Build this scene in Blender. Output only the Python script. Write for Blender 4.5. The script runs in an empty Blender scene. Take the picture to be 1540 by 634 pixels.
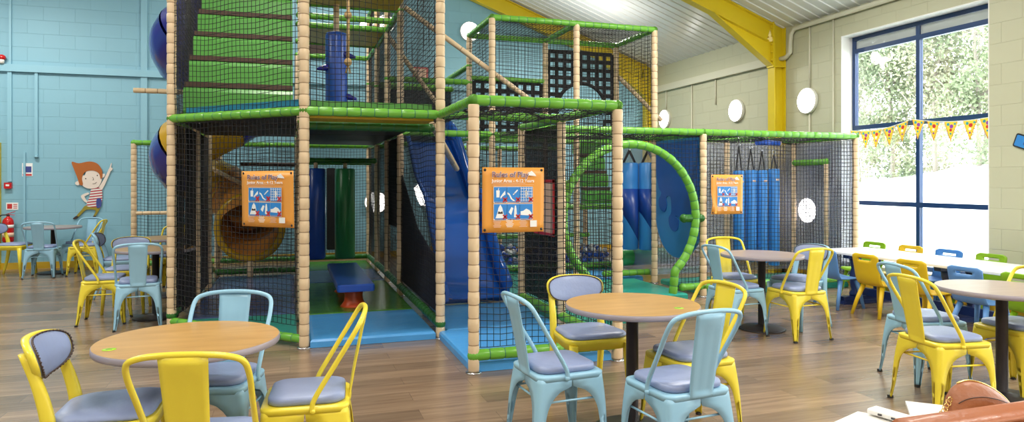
import bpy, bmesh, math, random
from mathutils import Vector, Matrix, Quaternion
random.seed(7)
C = bpy.context.scene.collection
PI = math.pi

# ------------------------------------------------------------------ materials
def mat(name, col, rough=.5, metal=0., spec=.5, noise=None, bump=None, coat=0., emit=None, sheen=0.):
    m = bpy.data.materials.new(name); m.use_nodes = True
    nt = m.node_tree; b = nt.nodes['Principled BSDF']
    b.inputs['Base Color'].default_value = (*col, 1)
    b.inputs['Roughness'].default_value = rough
    b.inputs['Metallic'].default_value = metal
    b.inputs['Specular IOR Level'].default_value = spec
    b.inputs['Coat Weight'].default_value = coat
    tc = nt.nodes.new('ShaderNodeTexCoord')
    if noise:
        sc, amt = noise
        n = nt.nodes.new('ShaderNodeTexNoise'); n.inputs['Scale'].default_value = sc; n.inputs['Detail'].default_value = 4
        nt.links.new(tc.outputs['Object'], n.inputs['Vector'])
        r = nt.nodes.new('ShaderNodeMapRange'); r.inputs['To Min'].default_value = 1-amt; r.inputs['To Max'].default_value = 1+amt
        nt.links.new(n.outputs['Fac'], r.inputs['Value'])
        mx = nt.nodes.new('ShaderNodeMix'); mx.data_type = 'RGBA'; mx.blend_type = 'MULTIPLY'
        mx.inputs['Factor'].default_value = 1; mx.inputs['A'].default_value = (*col, 1)
        nt.links.new(r.outputs['Result'], mx.inputs['B']); nt.links.new(mx.outputs['Result'], b.inputs['Base Color'])
    if bump:
        sc, st = bump
        n = nt.nodes.new('ShaderNodeTexNoise'); n.inputs['Scale'].default_value = sc; n.inputs['Detail'].default_value = 3
        nt.links.new(tc.outputs['Object'], n.inputs['Vector'])
        bp = nt.nodes.new('ShaderNodeBump'); bp.inputs['Strength'].default_value = st; bp.inputs['Distance'].default_value = .02
        nt.links.new(n.outputs['Fac'], bp.inputs['Height']); nt.links.new(bp.outputs['Normal'], b.inputs['Normal'])
    if emit:
        b.inputs['Emission Color'].default_value = (*col, 1); b.inputs['Emission Strength'].default_value = emit
    return m

def block_mat(name, col, mortar, off):
    """painted concrete blockwork: shallow joints, slight unevenness"""
    m = mat(name, col, .55); nt = m.node_tree; b = nt.nodes['Principled BSDF']
    tc = nt.nodes.new('ShaderNodeTexCoord'); sp = nt.nodes.new('ShaderNodeSeparateXYZ'); cb = nt.nodes.new('ShaderNodeCombineXYZ')
    nt.links.new(tc.outputs['Object'], sp.inputs[0])
    nt.links.new(sp.outputs[off], cb.inputs[0]); nt.links.new(sp.outputs[2], cb.inputs[1])
    br = nt.nodes.new('ShaderNodeTexBrick'); br.inputs['Scale'].default_value = 1
    br.inputs['Brick Width'].default_value = .465; br.inputs['Row Height'].default_value = .232
    br.inputs['Mortar Size'].default_value = .0045; br.inputs['Mortar Smooth'].default_value = .6
    br.inputs['Color1'].default_value = (*col, 1); br.inputs['Color2'].default_value = (*[c*.96 for c in col], 1)
    br.inputs['Mortar'].default_value = (*mortar, 1)
    nt.links.new(cb.outputs[0], br.inputs['Vector']); nt.links.new(br.outputs['Color'], b.inputs['Base Color'])
    n = nt.nodes.new('ShaderNodeTexNoise'); n.inputs['Scale'].default_value = 9; n.inputs['Detail'].default_value = 6
    nt.links.new(tc.outputs['Object'], n.inputs['Vector'])
    ml = nt.nodes.new('ShaderNodeMath'); ml.operation = 'MULTIPLY_ADD'; ml.inputs[1].default_value = -1.0
    nt.links.new(br.outputs['Fac'], ml.inputs[0])
    m2 = nt.nodes.new('ShaderNodeMath'); m2.operation = 'MULTIPLY'; m2.inputs[1].default_value = .35
    nt.links.new(n.outputs['Fac'], m2.inputs[0]); nt.links.new(m2.outputs[0], ml.inputs[2])
    bp = nt.nodes.new('ShaderNodeBump'); bp.inputs['Strength'].default_value = .6; bp.inputs['Distance'].default_value = .007
    nt.links.new(ml.outputs[0], bp.inputs['Height']); nt.links.new(bp.outputs['Normal'], b.inputs['Normal'])
    return m

def wood_mat(name, c1, c2, rough, scale=(1.2, 18, 18), plank=None):
    m = mat(name, c1, rough, spec=.8 if plank else .5); nt = m.node_tree; b = nt.nodes['Principled BSDF']
    tc = nt.nodes.new('ShaderNodeTexCoord'); mp = nt.nodes.new('ShaderNodeMapping'); mp.inputs['Scale'].default_value = scale
    nt.links.new(tc.outputs['Object'], mp.inputs['Vector'])
    n = nt.nodes.new('ShaderNodeTexNoise'); n.inputs['Scale'].default_value = 1.6; n.inputs['Detail'].default_value = 7; n.inputs['Distortion'].default_value = .6
    nt.links.new(mp.outputs[0], n.inputs['Vector'])
    cr = nt.nodes.new('ShaderNodeValToRGB'); cr.color_ramp.elements[0].position = .32; cr.color_ramp.elements[1].position = .7
    cr.color_ramp.elements[0].color = (*c2, 1); cr.color_ramp.elements[1].color = (*c1, 1)
    nt.links.new(n.outputs['Fac'], cr.inputs[0])
    out = cr.outputs['Color']
    if plank:
        L, W = plank
        br = nt.nodes.new('ShaderNodeTexBrick'); br.inputs['Scale'].default_value = 1; br.offset = .37; br.offset_frequency = 2
        br.inputs['Brick Width'].default_value = L; br.inputs['Row Height'].default_value = W
        br.inputs['Mortar Size'].default_value = .0012; br.inputs['Mortar Smooth'].default_value = .2; br.inputs['Bias'].default_value = 0
        br.inputs['Color1'].default_value = (.66, .65, .64, 1); br.inputs['Color2'].default_value = (1.18, 1.16, 1.12, 1)
        br.inputs['Mortar'].default_value = (.5, .47, .45, 1)
        nt.links.new(tc.outputs['Object'], br.inputs['Vector'])
        # shift the grain from plank to plank
        vm = nt.nodes.new('ShaderNodeVectorMath'); vm.operation = 'MULTIPLY_ADD'; vm.inputs[1].default_value = (7, 3, 5)
        nt.links.new(br.outputs['Color'], vm.inputs[0]); nt.links.new(mp.outputs[0], vm.inputs[2]); nt.links.new(vm.outputs[0], n.inputs['Vector'])
        mx = nt.nodes.new('ShaderNodeMix'); mx.data_type = 'RGBA'; mx.blend_type = 'MULTIPLY'; mx.inputs['Factor'].default_value = 1
        nt.links.new(out, mx.inputs['A']); nt.links.new(br.outputs['Color'], mx.inputs['B']); out = mx.outputs['Result']
    nt.links.new(out, b.inputs['Base Color'])
    return m

def mesh_fabric(name, col, alpha):
    """fine windbreak mesh: threads with open gaps"""
    m = mat(name, col, .85); nt = m.node_tree; b = nt.nodes['Principled BSDF']
    out = nt.nodes['Material Output']; t = nt.nodes.new('ShaderNodeBsdfTransparent'); mx = nt.nodes.new('ShaderNodeMixShader')
    mx.inputs[0].default_value = alpha
    nt.links.new(t.outputs[0], mx.inputs[1]); nt.links.new(b.outputs[0], mx.inputs[2]); nt.links.new(mx.outputs[0], out.inputs[0])
    return m

M = {}
M['blue_wall'] = block_mat('blue block paint', (.245, .485, .60), (.225, .45, .56), 0)
M['cream_wall'] = block_mat('cream block paint', (.51, .51, .365), (.475, .475, .335), 1)
M['blue_paint'] = mat('pale blue paint', (.27, .52, .64), .45)
M['cream_paint'] = mat('cream paint', (.62, .61, .48), .45)
M['white_paint'] = mat('white paint', (.8, .8, .78), .5)
M['floor'] = wood_mat('wood vinyl plank', (.335, .235, .158), (.215, .142, .094), .25, (1.1, 17, 17), (1.25, .19))
M['steel_yellow'] = mat('yellow steel paint', (.70, .53, .01), .38, noise=(3, .06))
M['ceil'] = mat('white lacquered sheet', (.72, .74, .74), .22, spec=.6)
M['navy_frame'] = mat('navy window frame', (.010, .040, .13), .35)
M['skirt'] = mat('yellow skirting', (.58, .36, .02), .4)
M['cream_pad'] = mat('cream vinyl pad', (.76, .57, .36), .33, noise=(14, .08))
M['cream_tie'] = mat('pad tie', (.34, .21, .11), .6)
M['green_pad'] = mat('green vinyl pad', (.15, .43, .045), .26, noise=(9, .08))
M['green_tie'] = mat('green tie', (.02, .16, .075), .5)
M['dk_green'] = mat('dark green vinyl', (.028, .15, .02), .3)
M['net'] = mat('black net cord', (.011, .010, .013), .7)
M['step_green'] = mat('green vinyl step', (.10, .36, .06), .28, noise=(6, .06))
M['step_brown'] = mat('brown plywood', (.085, .045, .028), .6)
M['mat_blue'] = mat('sky blue vinyl', (.08, .36, .78), .3, bump=(7, .35))
M['mat_navy'] = mat('navy vinyl mat', (.075, .13, .30), .24, bump=(6, .3))
M['mat_green'] = mat('green vinyl mat', (.08, .26, .035), .22, bump=(6, .35))
M['mat_teal'] = mat('teal vinyl mat', (.02, .34, .27), .28, bump=(6, .3))
M['slide_blue'] = mat('blue slide plastic', (.015, .11, .50), .12, coat=.4)
M['tube_blue'] = mat('deep blue moulded plastic', (.025, .03, .30), .16, coat=.3)
M['tube_yellow'] = mat('yellow moulded plastic', (.62, .36, .015), .25)
M['roll_blue'] = mat('royal blue vinyl', (.025, .10, .50), .28)
M['roll_green'] = mat('bottle green vinyl', (.035, .28, .09), .28)
M['bag_light'] = mat('light blue vinyl', (.04, .24, .64), .32)
M['bag_dark'] = mat('dark blue vinyl', (.012, .06, .33), .32)
M['board_blue'] = mat('blue padded board', (.015, .10, .42), .4)
M['board_light'] = mat('azure padded board', (.03, .22, .55), .35)
M['strap'] = mat('black webbing', (.012, .012, .014), .7)
M['steel'] = mat('steel fitting', (.6, .6, .62), .25, metal=1)
M['rope'] = mat('natural rope', (.46, .31, .14), .8, bump=(60, .5))
M['deck'] = mat('deck black underside', (.02, .018, .016), .55)
M['deck_yellow'] = mat('yellow deck board', (.62, .40, .01), .4)
M['mesh_dark'] = mesh_fabric('dark windbreak mesh', (.022, .018, .02), .86)
M['mesh_navy'] = mesh_fabric('navy windbreak mesh', (.03, .032, .065), .82)
M['mesh_haze'] = mesh_fabric('hazed windbreak mesh', (.36, .38, .50), .40)  # windbreak mesh, its colour lightened to stand in for backlit haze
M['mesh_black'] = mesh_fabric('black windbreak mesh', (.025, .023, .03), .74)
M['red_pad'] = mat('orange red vinyl', (.72, .09, .02), .35)
M['ch_yellow'] = mat('yellow chair enamel', (.86, .69, .055), .27, spec=.5)
M['ch_blue'] = mat('duck egg chair enamel', (.32, .57, .74), .27, spec=.5)
M['cushion'] = mat('grey lilac vinyl', (.27, .33, .53), .36, bump=(40, .08))
M['piping'] = mat('dark brown nail trim', (.05, .025, .02), .4)
M['rubber'] = mat('black rubber', (.02, .02, .02), .6)
M['oak'] = wood_mat('oak laminate', (.57, .33, .105), (.46, .25, .07), .3, (2.0, 13, 13))
M['oak_sheen'] = wood_mat('oak laminate with painted sheen', (.41, .32, .28), (.35, .265, .225), .28, (2.0, 13, 13))  # oak laminate, greyed in colour to stand for reflected light
M['edge'] = mat('grey lilac edging', (.33, .29, .33), .4)
M['iron'] = mat('dark iron', (.035, .03, .035), .42, metal=.3)
M['lamp'] = mat('opal lamp diffuser', (1, .97, .93), .3, emit=9)
M['lamp_rim'] = mat('white lamp body', (.75, .75, .70), .4)
M['orange'] = mat('orange banner vinyl', (.84, .36, .06), .35, noise=(4, .05))
M['picto'] = mat('pictogram blue', (.03, .24, .66), .4)
M['print_white'] = mat('white print', (.88, .88, .86), .4)
M['print_pale'] = mat('pale peach print', (.82, .55, .40), .4)
M['print_plum'] = mat('plum print', (.16, .09, .16), .4)
M['print_red'] = mat('red print', (.55, .03, .03), .4)
M['print_ink'] = mat('ink blue print', (.05, .07, .28), .4)
M['tan_leather'] = mat('tan leather', (.33, .115, .045), .42, noise=(20, .12), bump=(60, .15))
M['gold'] = mat('gold metal', (.8, .55, .2), .25, metal=1)
M['orange_leather'] = mat('orange brown vinyl', (.44, .15, .065), .33, coat=.08, noise=(8, .1), bump=(50, .1))
M['paper'] = mat('paper', (.82, .80, .76), .6)
M['red_gloss'] = mat('red gloss enamel', (.55, .008, .008), .22)
M['black'] = mat('black plastic', (.02, .02, .022), .4)
M['kid_yellow'] = mat('yellow polypropylene', (.74, .49, .01), .42)
M['kid_blue'] = mat('blue polypropylene', (.11, .27, .60), .42)
M['kid_blue2'] = mat('cobalt polypropylene', (.05, .22, .62), .42)
M['kid_green'] = mat('lime polypropylene', (.23, .45, .01), .42)
M['white_top'] = mat('white laminate', (.86, .86, .85), .25)
M['navy_leg'] = mat('navy painted timber', (.012, .035, .17), .4)
M['skin'] = mat('painted pale skin', (.80, .70, .62), .55)
M['hair'] = mat('painted ginger hair', (.42, .115, .015), .55)
M['olive'] = mat('painted olive cloth', (.30, .24, .02), .55)
M['outline'] = mat('painted dark outline', (.04, .02, .015), .6)
M['flag'] = mat('yellow party flag', (.88, .70, .05), .5)
M['flag_red'] = mat('red flag print', (.6, .03, .03), .5)
M['flag_teal'] = mat('teal flag print', (.03, .35, .42), .5)
M['flag_purple'] = mat('purple flag print', (.30, .04, .40), .5)
M['leaf'] = mat('leaf', (.21, .25, .14), .55)
M['leaf2'] = mat('pale leaf', (.38, .37, .25), .55)
M['bark'] = mat('bark', (.28, .24, .2), .8)
M['grass'] = mat('whitened lawn', (.78, .80, .74), .9, noise=(2, .04))  # lawn whitened in its base colour to read as overexposed
M['ballblue'] = mat('blue ball plastic', (.02, .10, .50), .3)
M['ballwhite'] = mat('white ball plastic', (.8, .8, .82), .3)
M['sticker'] = mat('lime sticker', (.35, .65, .02), .4)
M['kick_blue'] = mat('teal blue kick vinyl', (.02, .24, .40), .35)
M['roller_green'] = mat('bright green vinyl', (.06, .42, .10), .3)
M['amber_glow'] = mat('tube inside with painted glow', (.60, .25, .05), .35)  # orange brightened in place of light passing through the plastic

def stripe_mat():
    m = mat('painted striped shirt', (.8, .78, .75), .55); nt = m.node_tree; b = nt.nodes['Principled BSDF']
    tc = nt.nodes.new('ShaderNodeTexCoord'); mp = nt.nodes.new('ShaderNodeMapping'); mp.inputs['Rotation'].default_value = (0, .12, 0)
    w = nt.nodes.new('ShaderNodeTexWave'); w.bands_direction = 'Z'; w.inputs['Scale'].default_value = 6.5; w.inputs['Distortion'].default_value = 0
    cr = nt.nodes.new('ShaderNodeValToRGB'); cr.color_ramp.interpolation = 'CONSTANT'
    cr.color_ramp.elements[0].color = (.45, .03, .05, 1); cr.color_ramp.elements[1].position = .45; cr.color_ramp.elements[1].color = (.8, .78, .75, 1)
    nt.links.new(tc.outputs['Object'], mp.inputs[0]); nt.links.new(mp.outputs[0], w.inputs['Vector']); nt.links.new(w.outputs['Fac'], cr.inputs[0])
    nt.links.new(cr.outputs[0], b.inputs['Base Color']); return m
M['stripe'] = stripe_mat()

def pane_mat(name, gloss, tint):
    m = bpy.data.materials.new(name); m.use_nodes = True; nt = m.node_tree; nt.nodes.clear()
    o = nt.nodes.new('ShaderNodeOutputMaterial'); t = nt.nodes.new('ShaderNodeBsdfTransparent'); g = nt.nodes.new('ShaderNodeBsdfGlossy')
    t.inputs[0].default_value = (*tint, 1); g.inputs['Roughness'].default_value = .02
    mx = nt.nodes.new('ShaderNodeMixShader'); mx.inputs[0].default_value = gloss
    nt.links.new(t.outputs[0], mx.inputs[1]); nt.links.new(g.outputs[0], mx.inputs[2]); nt.links.new(mx.outputs[0], o.inputs[0]); return m
M['pane'] = pane_mat('clear pane', .05, (.97, .98, .98))
M['frost'] = mesh_fabric('grey panel glass', (.42, .45, .45), .8)

# ------------------------------------------------------------------ mesh builder
class MB:
    def __init__(s): s.v = []; s.f = []; s.m = []; s.s = []
    def add(s, vs, fs, mi=0, sm=False):
        o = len(s.v); s.v += [tuple(v) for v in vs]
        for f in fs: s.f.append(tuple(i+o for i in f)); s.m.append(mi); s.s.append(sm)
        return s
    def box(s, c, d, mi=0, rot=None, taper=1.):
        vs = []
        for z in (-1, 1):
            k = taper if z < 0 else 1
            for x, y in ((-1, -1), (1, -1), (1, 1), (-1, 1)): vs.append(Vector((x*d[0]/2*k, y*d[1]/2*k, z*d[2]/2)))
        if rot: vs = [rot @ v for v in vs]
        vs = [v+Vector(c) for v in vs]
        return s.add(vs, [(3, 2, 1, 0), (4, 5, 6, 7), (0, 1, 5, 4), (1, 2, 6, 5), (2, 3, 7, 6), (3, 0, 4, 7)], mi)
    def rings(s, rows, mi=0, sm=True, caps=True, closed=False, mis=None):
        n = len(rows[0]); o = len(s.v)
        for r in rows: s.v += [tuple(p) for p in r]
        R = len(rows)
        for i in range(R if closed else R-1):
            a = o+i*n; b = o+((i+1) % R)*n
            for j in range(n):
                k = (j+1) % n; s.f.append((a+j, a+k, b+k, b+j)); s.m.append(mis[i] if mis else mi); s.s.append(sm)
        if caps and not closed:
            s.f.append(tuple(o+j for j in reversed(range(n)))); s.m.append(mis[0] if mis else mi); s.s.append(False)
            s.f.append(tuple(o+(R-1)*n+j for j in range(n))); s.m.append(mis[-1] if mis else mi); s.s.append(False)
        return s
    def tube(s, path, r, n=10, mi=0, caps=True, closed=False, sm=True, mis=None, flat=1.):
        path = [Vector(p) for p in path]; P = len(path); rows = []; up = None
        for i, p in enumerate(path):
            a = path[(i-1) % P] if (closed or i > 0) else p; b = path[(i+1) % P] if (closed or i < P-1) else p
            t = (b-a).normalized()
            if up is None: up = Vector((0, 0, 1)) if abs(t.z) < .9 else Vector((0, 1, 0))
            x = t.cross(up)
            if x.length < 1e-5: x = t.orthogonal()
            x.normalize(); y = x.cross(t).normalized(); up = y
            rr = r[i] if isinstance(r, (list, tuple)) else r
            rows.append([p+x*math.cos(2*PI*k/n)*rr+y*math.sin(2*PI*k/n)*rr*flat for k in range(n)])
        return s.rings(rows, mi, sm, caps, closed, mis)
    def lathe(s, prof, c=(0, 0, 0), n=24, mi=0, sm=True, mis=None):
        rows = [[(c[0]+r*math.cos(2*PI*k/n), c[1]+r*math.sin(2*PI*k/n), c[2]+z) for k in range(n)] for r, z in prof]
        return s.rings(rows, mi, sm, True, False, mis)
    def prism(s, pts, h, fn=None, mi=0, sm=False):
        """outline pts (2D) pulled to thickness h; fn(x,y,t) -> 3D"""
        fn = fn or (lambda x, y, t: (x, y, t))
        n = len(pts); vs = [fn(x, y, 0) for x, y in pts]+[fn(x, y, h) for x, y in pts]
        fs = [tuple(reversed(range(n))), tuple(range(n, 2*n))]+[(i, (i+1) % n, n+(i+1) % n, n+i) for i in range(n)]
        return s.add(vs, fs, mi, sm)
    def ball(s, c, r, nu=12, nv=8, mi=0):
        sx, sy, sz = r if isinstance(r, (tuple, list)) else (r, r, r)
        rows = []
        for j in range(nv+1):
            a = PI*(.02+.96*j/nv); rows.append([(c[0]+sx*math.sin(a)*math.cos(2*PI*k/nu), c[1]+sy*math.sin(a)*math.sin(2*PI*k/nu), c[2]-sz*math.cos(a)) for k in range(nu)])
        return s.rings(rows, mi)
    def mesh(s, name, mats, fix=True):
        me = bpy.data.meshes.new(name); me.from_pydata(s.v, [], s.f)
        for m in (mats if isinstance(mats, (list, tuple)) else [mats]): me.materials.append(M[m] if isinstance(m, str) else m)
        me.polygons.foreach_set('material_index', s.m); me.polygons.foreach_set('use_smooth', s.s); me.update()
        if fix:
            bm = bmesh.new(); bm.from_mesh(me); bmesh.ops.recalc_face_normals(bm, faces=bm.faces); bm.to_mesh(me); bm.free()
        return me
    def build(s, name, mats, parent=None, fix=True, loc=None):
        o = bpy.data.objects.new(name, s.mesh(name, mats, fix)); C.objects.link(o)
        if parent is not None: o.parent = parent
        if loc: o.location = loc
        return o

def tag(o, label=None, cat=None, group=None, kind=None):
    for k, v in (('label', label), ('category', cat), ('group', group), ('kind', kind)):
        if v: o[k] = v
    return o
def empty(name, loc=(0, 0, 0), rz=0., label=None, cat=None, group=None):
    o = bpy.data.objects.new(name, None); C.objects.link(o); o.empty_display_size = .1
    o.location = loc; o.rotation_euler = (0, 0, rz); return tag(o, label, cat, group)
def copy_tree(o, parent=None):
    c = o.copy(); C.objects.link(c)
    if parent is not None: c.parent = parent
    for ch in [x for x in o.children]: copy_tree(ch, c)
    return c
def struct(o): o['kind'] = 'structure'; return o
def bez(pts, n=8, closed=False):
    """Catmull-Rom through pts"""
    P = [Vector(p) for p in pts]; out = []
    N = len(P)
    for i in range(N if closed else N-1):
        p1, p2 = P[i], P[(i+1) % N]
        p0 = P[i-1] if (closed or i > 0) else p1*2-p2
        p3 = P[(i+2) % N] if (closed or i < N-2) else p2*2-p1
        for k in range(n):
            t = k/n; out.append(.5*((2*p1)+(p2-p0)*t+(2*p0-5*p1+4*p2-p3)*t*t+(3*p1-p0-3*p2+p3)*t**3))
    if not closed: out.append(P[-1])
    return out
def rrect(w, h, r, n=5, cx=0, cy=0):
    pts = []
    for sx, sy, a in ((1, 1, 0), (-1, 1, 90), (-1, -1, 180), (1, -1, 270)):
        for k in range(n+1):
            t = math.radians(a+90*k/n); pts.append((cx+sx*(w/2-r)+r*math.cos(t), cy+sy*(h/2-r)+r*math.sin(t)))
    return pts
def text(name, body, size, material, parent, loc, rot=(PI/2, 0, 0), xs=1., bold=0., align='LEFT'):
    cu = bpy.data.curves.new(name, 'FONT'); cu.body = body; cu.size = size; cu.offset = bold; cu.extrude = .0006; cu.align_x = align
    t = bpy.data.objects.new(name+'_tmp', cu); C.objects.link(t)
    me = bpy.data.meshes.new_from_object(t.evaluated_get(bpy.context.evaluated_depsgraph_get())); bpy.data.objects.remove(t); bpy.data.curves.remove(cu)
    me.materials.clear(); me.materials.append(M[material])
    o = bpy.data.objects.new(name, me); C.objects.link(o); o.parent = parent; o.location = loc; o.rotation_euler = rot; o.scale = (xs, 1, 1); return o

# ------------------------------------------------------------------ camera (24 mm lens, eye height 1.47 m, turned 18 degrees off the long axis)
cd = bpy.data.cameras.new('camera'); cam = bpy.data.objects.new('camera', cd); C.objects.link(cam)
YAW = math.atan(334/1027)
cam.location = (0, 0, 1.47); cam.rotation_euler = (PI/2, 0, -YAW)
cd.sensor_fit = 'HORIZONTAL'; cd.sensor_width = 36; cd.lens = 36*1027/1540; cd.shift_y = -45/1540; cd.clip_start = .05; cd.clip_end = 300
bpy.context.scene.camera = cam

# ------------------------------------------------------------------ the room
XR, YB, XL, YF = 7.58, 13.4, -8.2, -4.5      # right wall, blue wall, left wall, wall behind the camera
EAVE, PITCH = 3.93, .37
XRIDGE = (XR+XL)/2
def ceil_z(x): return EAVE+PITCH*(XR-x) if x > XRIDGE else EAVE+PITCH*(x-XL)
struct(MB().box(((XR+XL)/2, (YB+YF)/2, -.05), (XR-XL+.6, YB-YF+.6, .1)).build('floor', 'floor'))
# blue gable wall
g = [(XL-.3, 0), (XR+.3, 0), (XR+.3, EAVE+.25), (XRIDGE, ceil_z(XRIDGE)+.3), (XL-.3, EAVE+.25)]
struct(MB().prism(g, .3, lambda x, z, t: (x, YB+t, z)).build('wall_back', 'blue_wall'))
struct(MB().prism(g, .3, lambda x, z, t: (x, YF-t, z)).build('wall_front', 'white_paint'))
# right wall with window openings (y0, y1, z0, z1)
WIN = [(5.72, 7.92, .30, 3.56), (2.1, 4.4, .30, 3.56), (-1.5, .8, .30, 3.56)]
TH = .24
b = MB(); ys = [YF]+[q for w in reversed(WIN) for q in (w[0], w[1])]+[YB]
for i in range(0, len(ys), 2): b.box((XR+.15, (ys[i]+ys[i+1])/2, (EAVE+.1)/2), (.3, ys[i+1]-ys[i], EAVE+.1))
for y0, y1, z0, z1 in WIN:
    b.box((XR+.15, (y0+y1)/2, z0/2), (.3, y1-y0, z0)); b.box((XR+.15, (y0+y1)/2, (z1+EAVE+.1)/2), (.3, y1-y0, EAVE+.1-z1))
struct(b.build('wall_right', 'cream_wall'))
struct(MB().box((XL-.15, (YB+YF)/2, EAVE/2), (.3, YB-YF, EAVE+.2)).build('wall_left', 'blue_wall'))
b = MB()
for y0, y1, z0, z1 in WIN:       # plastered white reveals
    t = .012
    b.box((XR+.15, y1-t/2, (z0+z1)/2), (.302, t, z1-z0)); b.box((XR+.15, y0+t/2, (z0+z1)/2), (.302, t, z1-z0))
    b.box((XR+.15, (y0+y1)/2, z1-t/2), (.302, y1-y0-2*t, t)); b.box((XR+.15, (y0+y1)/2, z0+t/2), (.302, y1-y0-2*t, t))
struct(b.build('trim_1', 'white_paint'))
# ceiling: ribbed lacquered sheets, ribs running down the slope
def ceiling_side(name, x0, x1):
    prof = []; y = YF-.2
    while y < YB+.2:
        prof += [(y, 0), (y+.10, 0), (y+.112, -.012), (y+.150, -.012), (y+.162, 0)]; y += .19
    vs = []
    for x in (x0, x1):
        for yy, dz in prof: vs.append((x, yy, ceil_z(x)+dz))
    n = len(prof); b = MB().add(vs, [(i, i+1, n+i+1, n+i) for i in range(n-1)])
    vs = []
    for x in (x0, x1): vs += [(x, YF-.3, ceil_z(x)+.06), (x, YB+.3, ceil_z(x)+.06), (x, YF-.3, ceil_z(x)+.16), (x, YB+.3, ceil_z(x)+.16)]
    b.add(vs, [(0, 1, 5, 4), (2, 3, 7, 6), (0, 2, 6, 4), (1, 3, 7, 5), (0, 1, 3, 2), (4, 5, 7, 6)])
    return b.build(name, 'ceil')
o = ceiling_side('ceiling', XRIDGE, XR+.3); struct(o)
o = ceiling_side('ceiling', XL-.3, XRIDGE-.001); struct(o)
# yellow steel portal frames: I-section columns, rafters and haunches
def i_beam(b, p, q, dep, wid, nrm):
    p, q, nrm = Vector(p), Vector(q), Vector(nrm); t = (q-p).normalized(); y = Vector((0, 1, 0)); r = Matrix((t, y, nrm)).transposed()
    c = (p+q)/2; L = (q-p).length
    b.box(c-nrm*dep/2, (L, .012, dep), rot=r); b.box(c-nrm*.008, (L, wid, .016), rot=r); b.box(c-nrm*(dep-.008), (L, wid, .016), rot=r)
for yc, nm in ((9.15, 0), (13.28, 1), (3.9, 2)):
    if nm != 2 or True:
        b = MB(); k = math.hypot(1, PITCH); up = (PITCH/k, 0, 1/k)
        i_beam(b, (XR-.22, yc, ceil_z(XR-.22)-.03), (XRIDGE, yc, ceil_z(XRIDGE)-.03), .30, .15, up)
        # haunch: tapering web with a flange along its lower edge
        zt = ceil_z(XR-.22)-.03
        a0 = (XR-.24, zt-.28); a1 = (XR-1.35, ceil_z(XR-1.35)-.34); a2 = (XR-.24, zt-.66)
        b.prism([a0, a1, a2], .012, lambda x, z, t: (x, yc-.006+t, z))
        d = Vector((a1[0]-a2[0], 0, a1[1]-a2[1])).normalized(); nn = Vector((-d.z, 0, d.x))
        if nn.z < 0: nn = -nn
        L = math.hypot(a1[0]-a2[0], a1[1]-a2[1])
        b.box(((a1[0]+a2[0])/2, yc, (a1[1]+a2[1])/2), (L, .15, .016), rot=Matrix((d, Vector((0, 1, 0)), nn)).transposed())
        b.box((XR-.235, yc, zt-.33), (.02, .16, .72))                # end plate
        for sy in (-.05, .05):
            for kk in range(5): b.lathe([(.016, -.012), (.016, .012)], (XR-.25, yc+sy, zt-.06-kk*.13), 6)
        struct(b.build('steel_rafter', 'steel_yellow'))
        b = MB(); H_ = zt-.0
        b.box((XR-.11, yc, H_/2), (.20, .012, H_)); b.box((XR-.215, yc, H_/2), (.016, .16, H_)); b.box((XR-.01, yc, H_/2), (.016, .16, H_))
        b.box((XR-.11, yc, zt-.68), (.22, .17, .014))
        struct(b.build('steel_column', 'steel_yellow'))
# skirting on the blue wall
struct(MB().box(((XL+XR)/2, YB-.009, .055), (XR-XL, .018, .11)).build('baseboard_back', 'skirt'))
struct(MB().box((XR-.009, (YB+YF)/2, .055), (.018, YB-YF, .11)).build('baseboard_right', 'skirt'))
# cable trunking and conduits, painted over with the walls
b = MB(); b.box((-1.2, YB-.03, 3.35), (13.0, .06, .12)); struct(b.build('trim_2', 'blue_paint'))
b = MB()
for x, z0, z1, w in ((-4.42, 3.41, 6.0, .03), (-2.43, 0.1, 6.0, .10), (-4.43, 1.46, 3.29, .06), (-4.05, 1.9, 3.29, .045), (-4.22, .12, 1.95, .03)):
    b.box((x, YB-.018, (z0+z1)/2), (w, .036, z1-z0))
b.lathe([(.0, -.02), (.035, -.012), (.035, .01), (0, .02)], (-4.05, YB-.03, 1.88), 12)
struct(b.build('trim_3', 'blue_paint'))
b = MB(); b.box((XR-.035, 11.32, 3.44), (.07, 4.16, .13)); struct(b.build('trim_4', 'cream_paint'))
jog = [(XR-.05, 9.24, 3.44), (XR-.05, 9.02, 3.44), (XR-.05, 8.92, 3.50), (XR-.05, 8.9, 3.78), (XR-.05, 8.82, 3.86), (XR-.05, 4.6, 3.88)]
b = MB().tube(bez(jog[:2], 1)+[Vector(p) for p in jog[2:]], .035, 8)
for y, z0, z1 in ((10.96, 2.9, 3.4), (8.53, 2.9, 3.84), (8.53, 1.24, 2.5), (8.05, .2, 3.84), (11.75, .2, 3.4), (12.72, 2.98, 3.4)):
    b.tube([(XR-.016, y, z0), (XR-.016, y, z1)], .013, 8)
struct(b.build('trim_5', 'cream_paint'))
# door in the blue wall (only its yellow frame edge shows) with panel
b = MB(); b.box((-4.60, YB-.03, 1.02), (.09, .06, 2.04)); b.box((-5.5, YB-.03, 1.02), (.09, .06, 2.04)); b.box((-5.05, YB-.03, 2.06), (.99, .06, .09))
dr = struct(b.build('door_1', 'steel_yellow')); MB().box((-5.05, YB-.02, 1.0), (.82, .04, 2.0)).build('door_panel', 'deck_yellow', dr)
MB().box((-4.72, YB-.06, 1.0), (.03, .05, .16)).build('door_handle', 'steel', dr)
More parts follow.
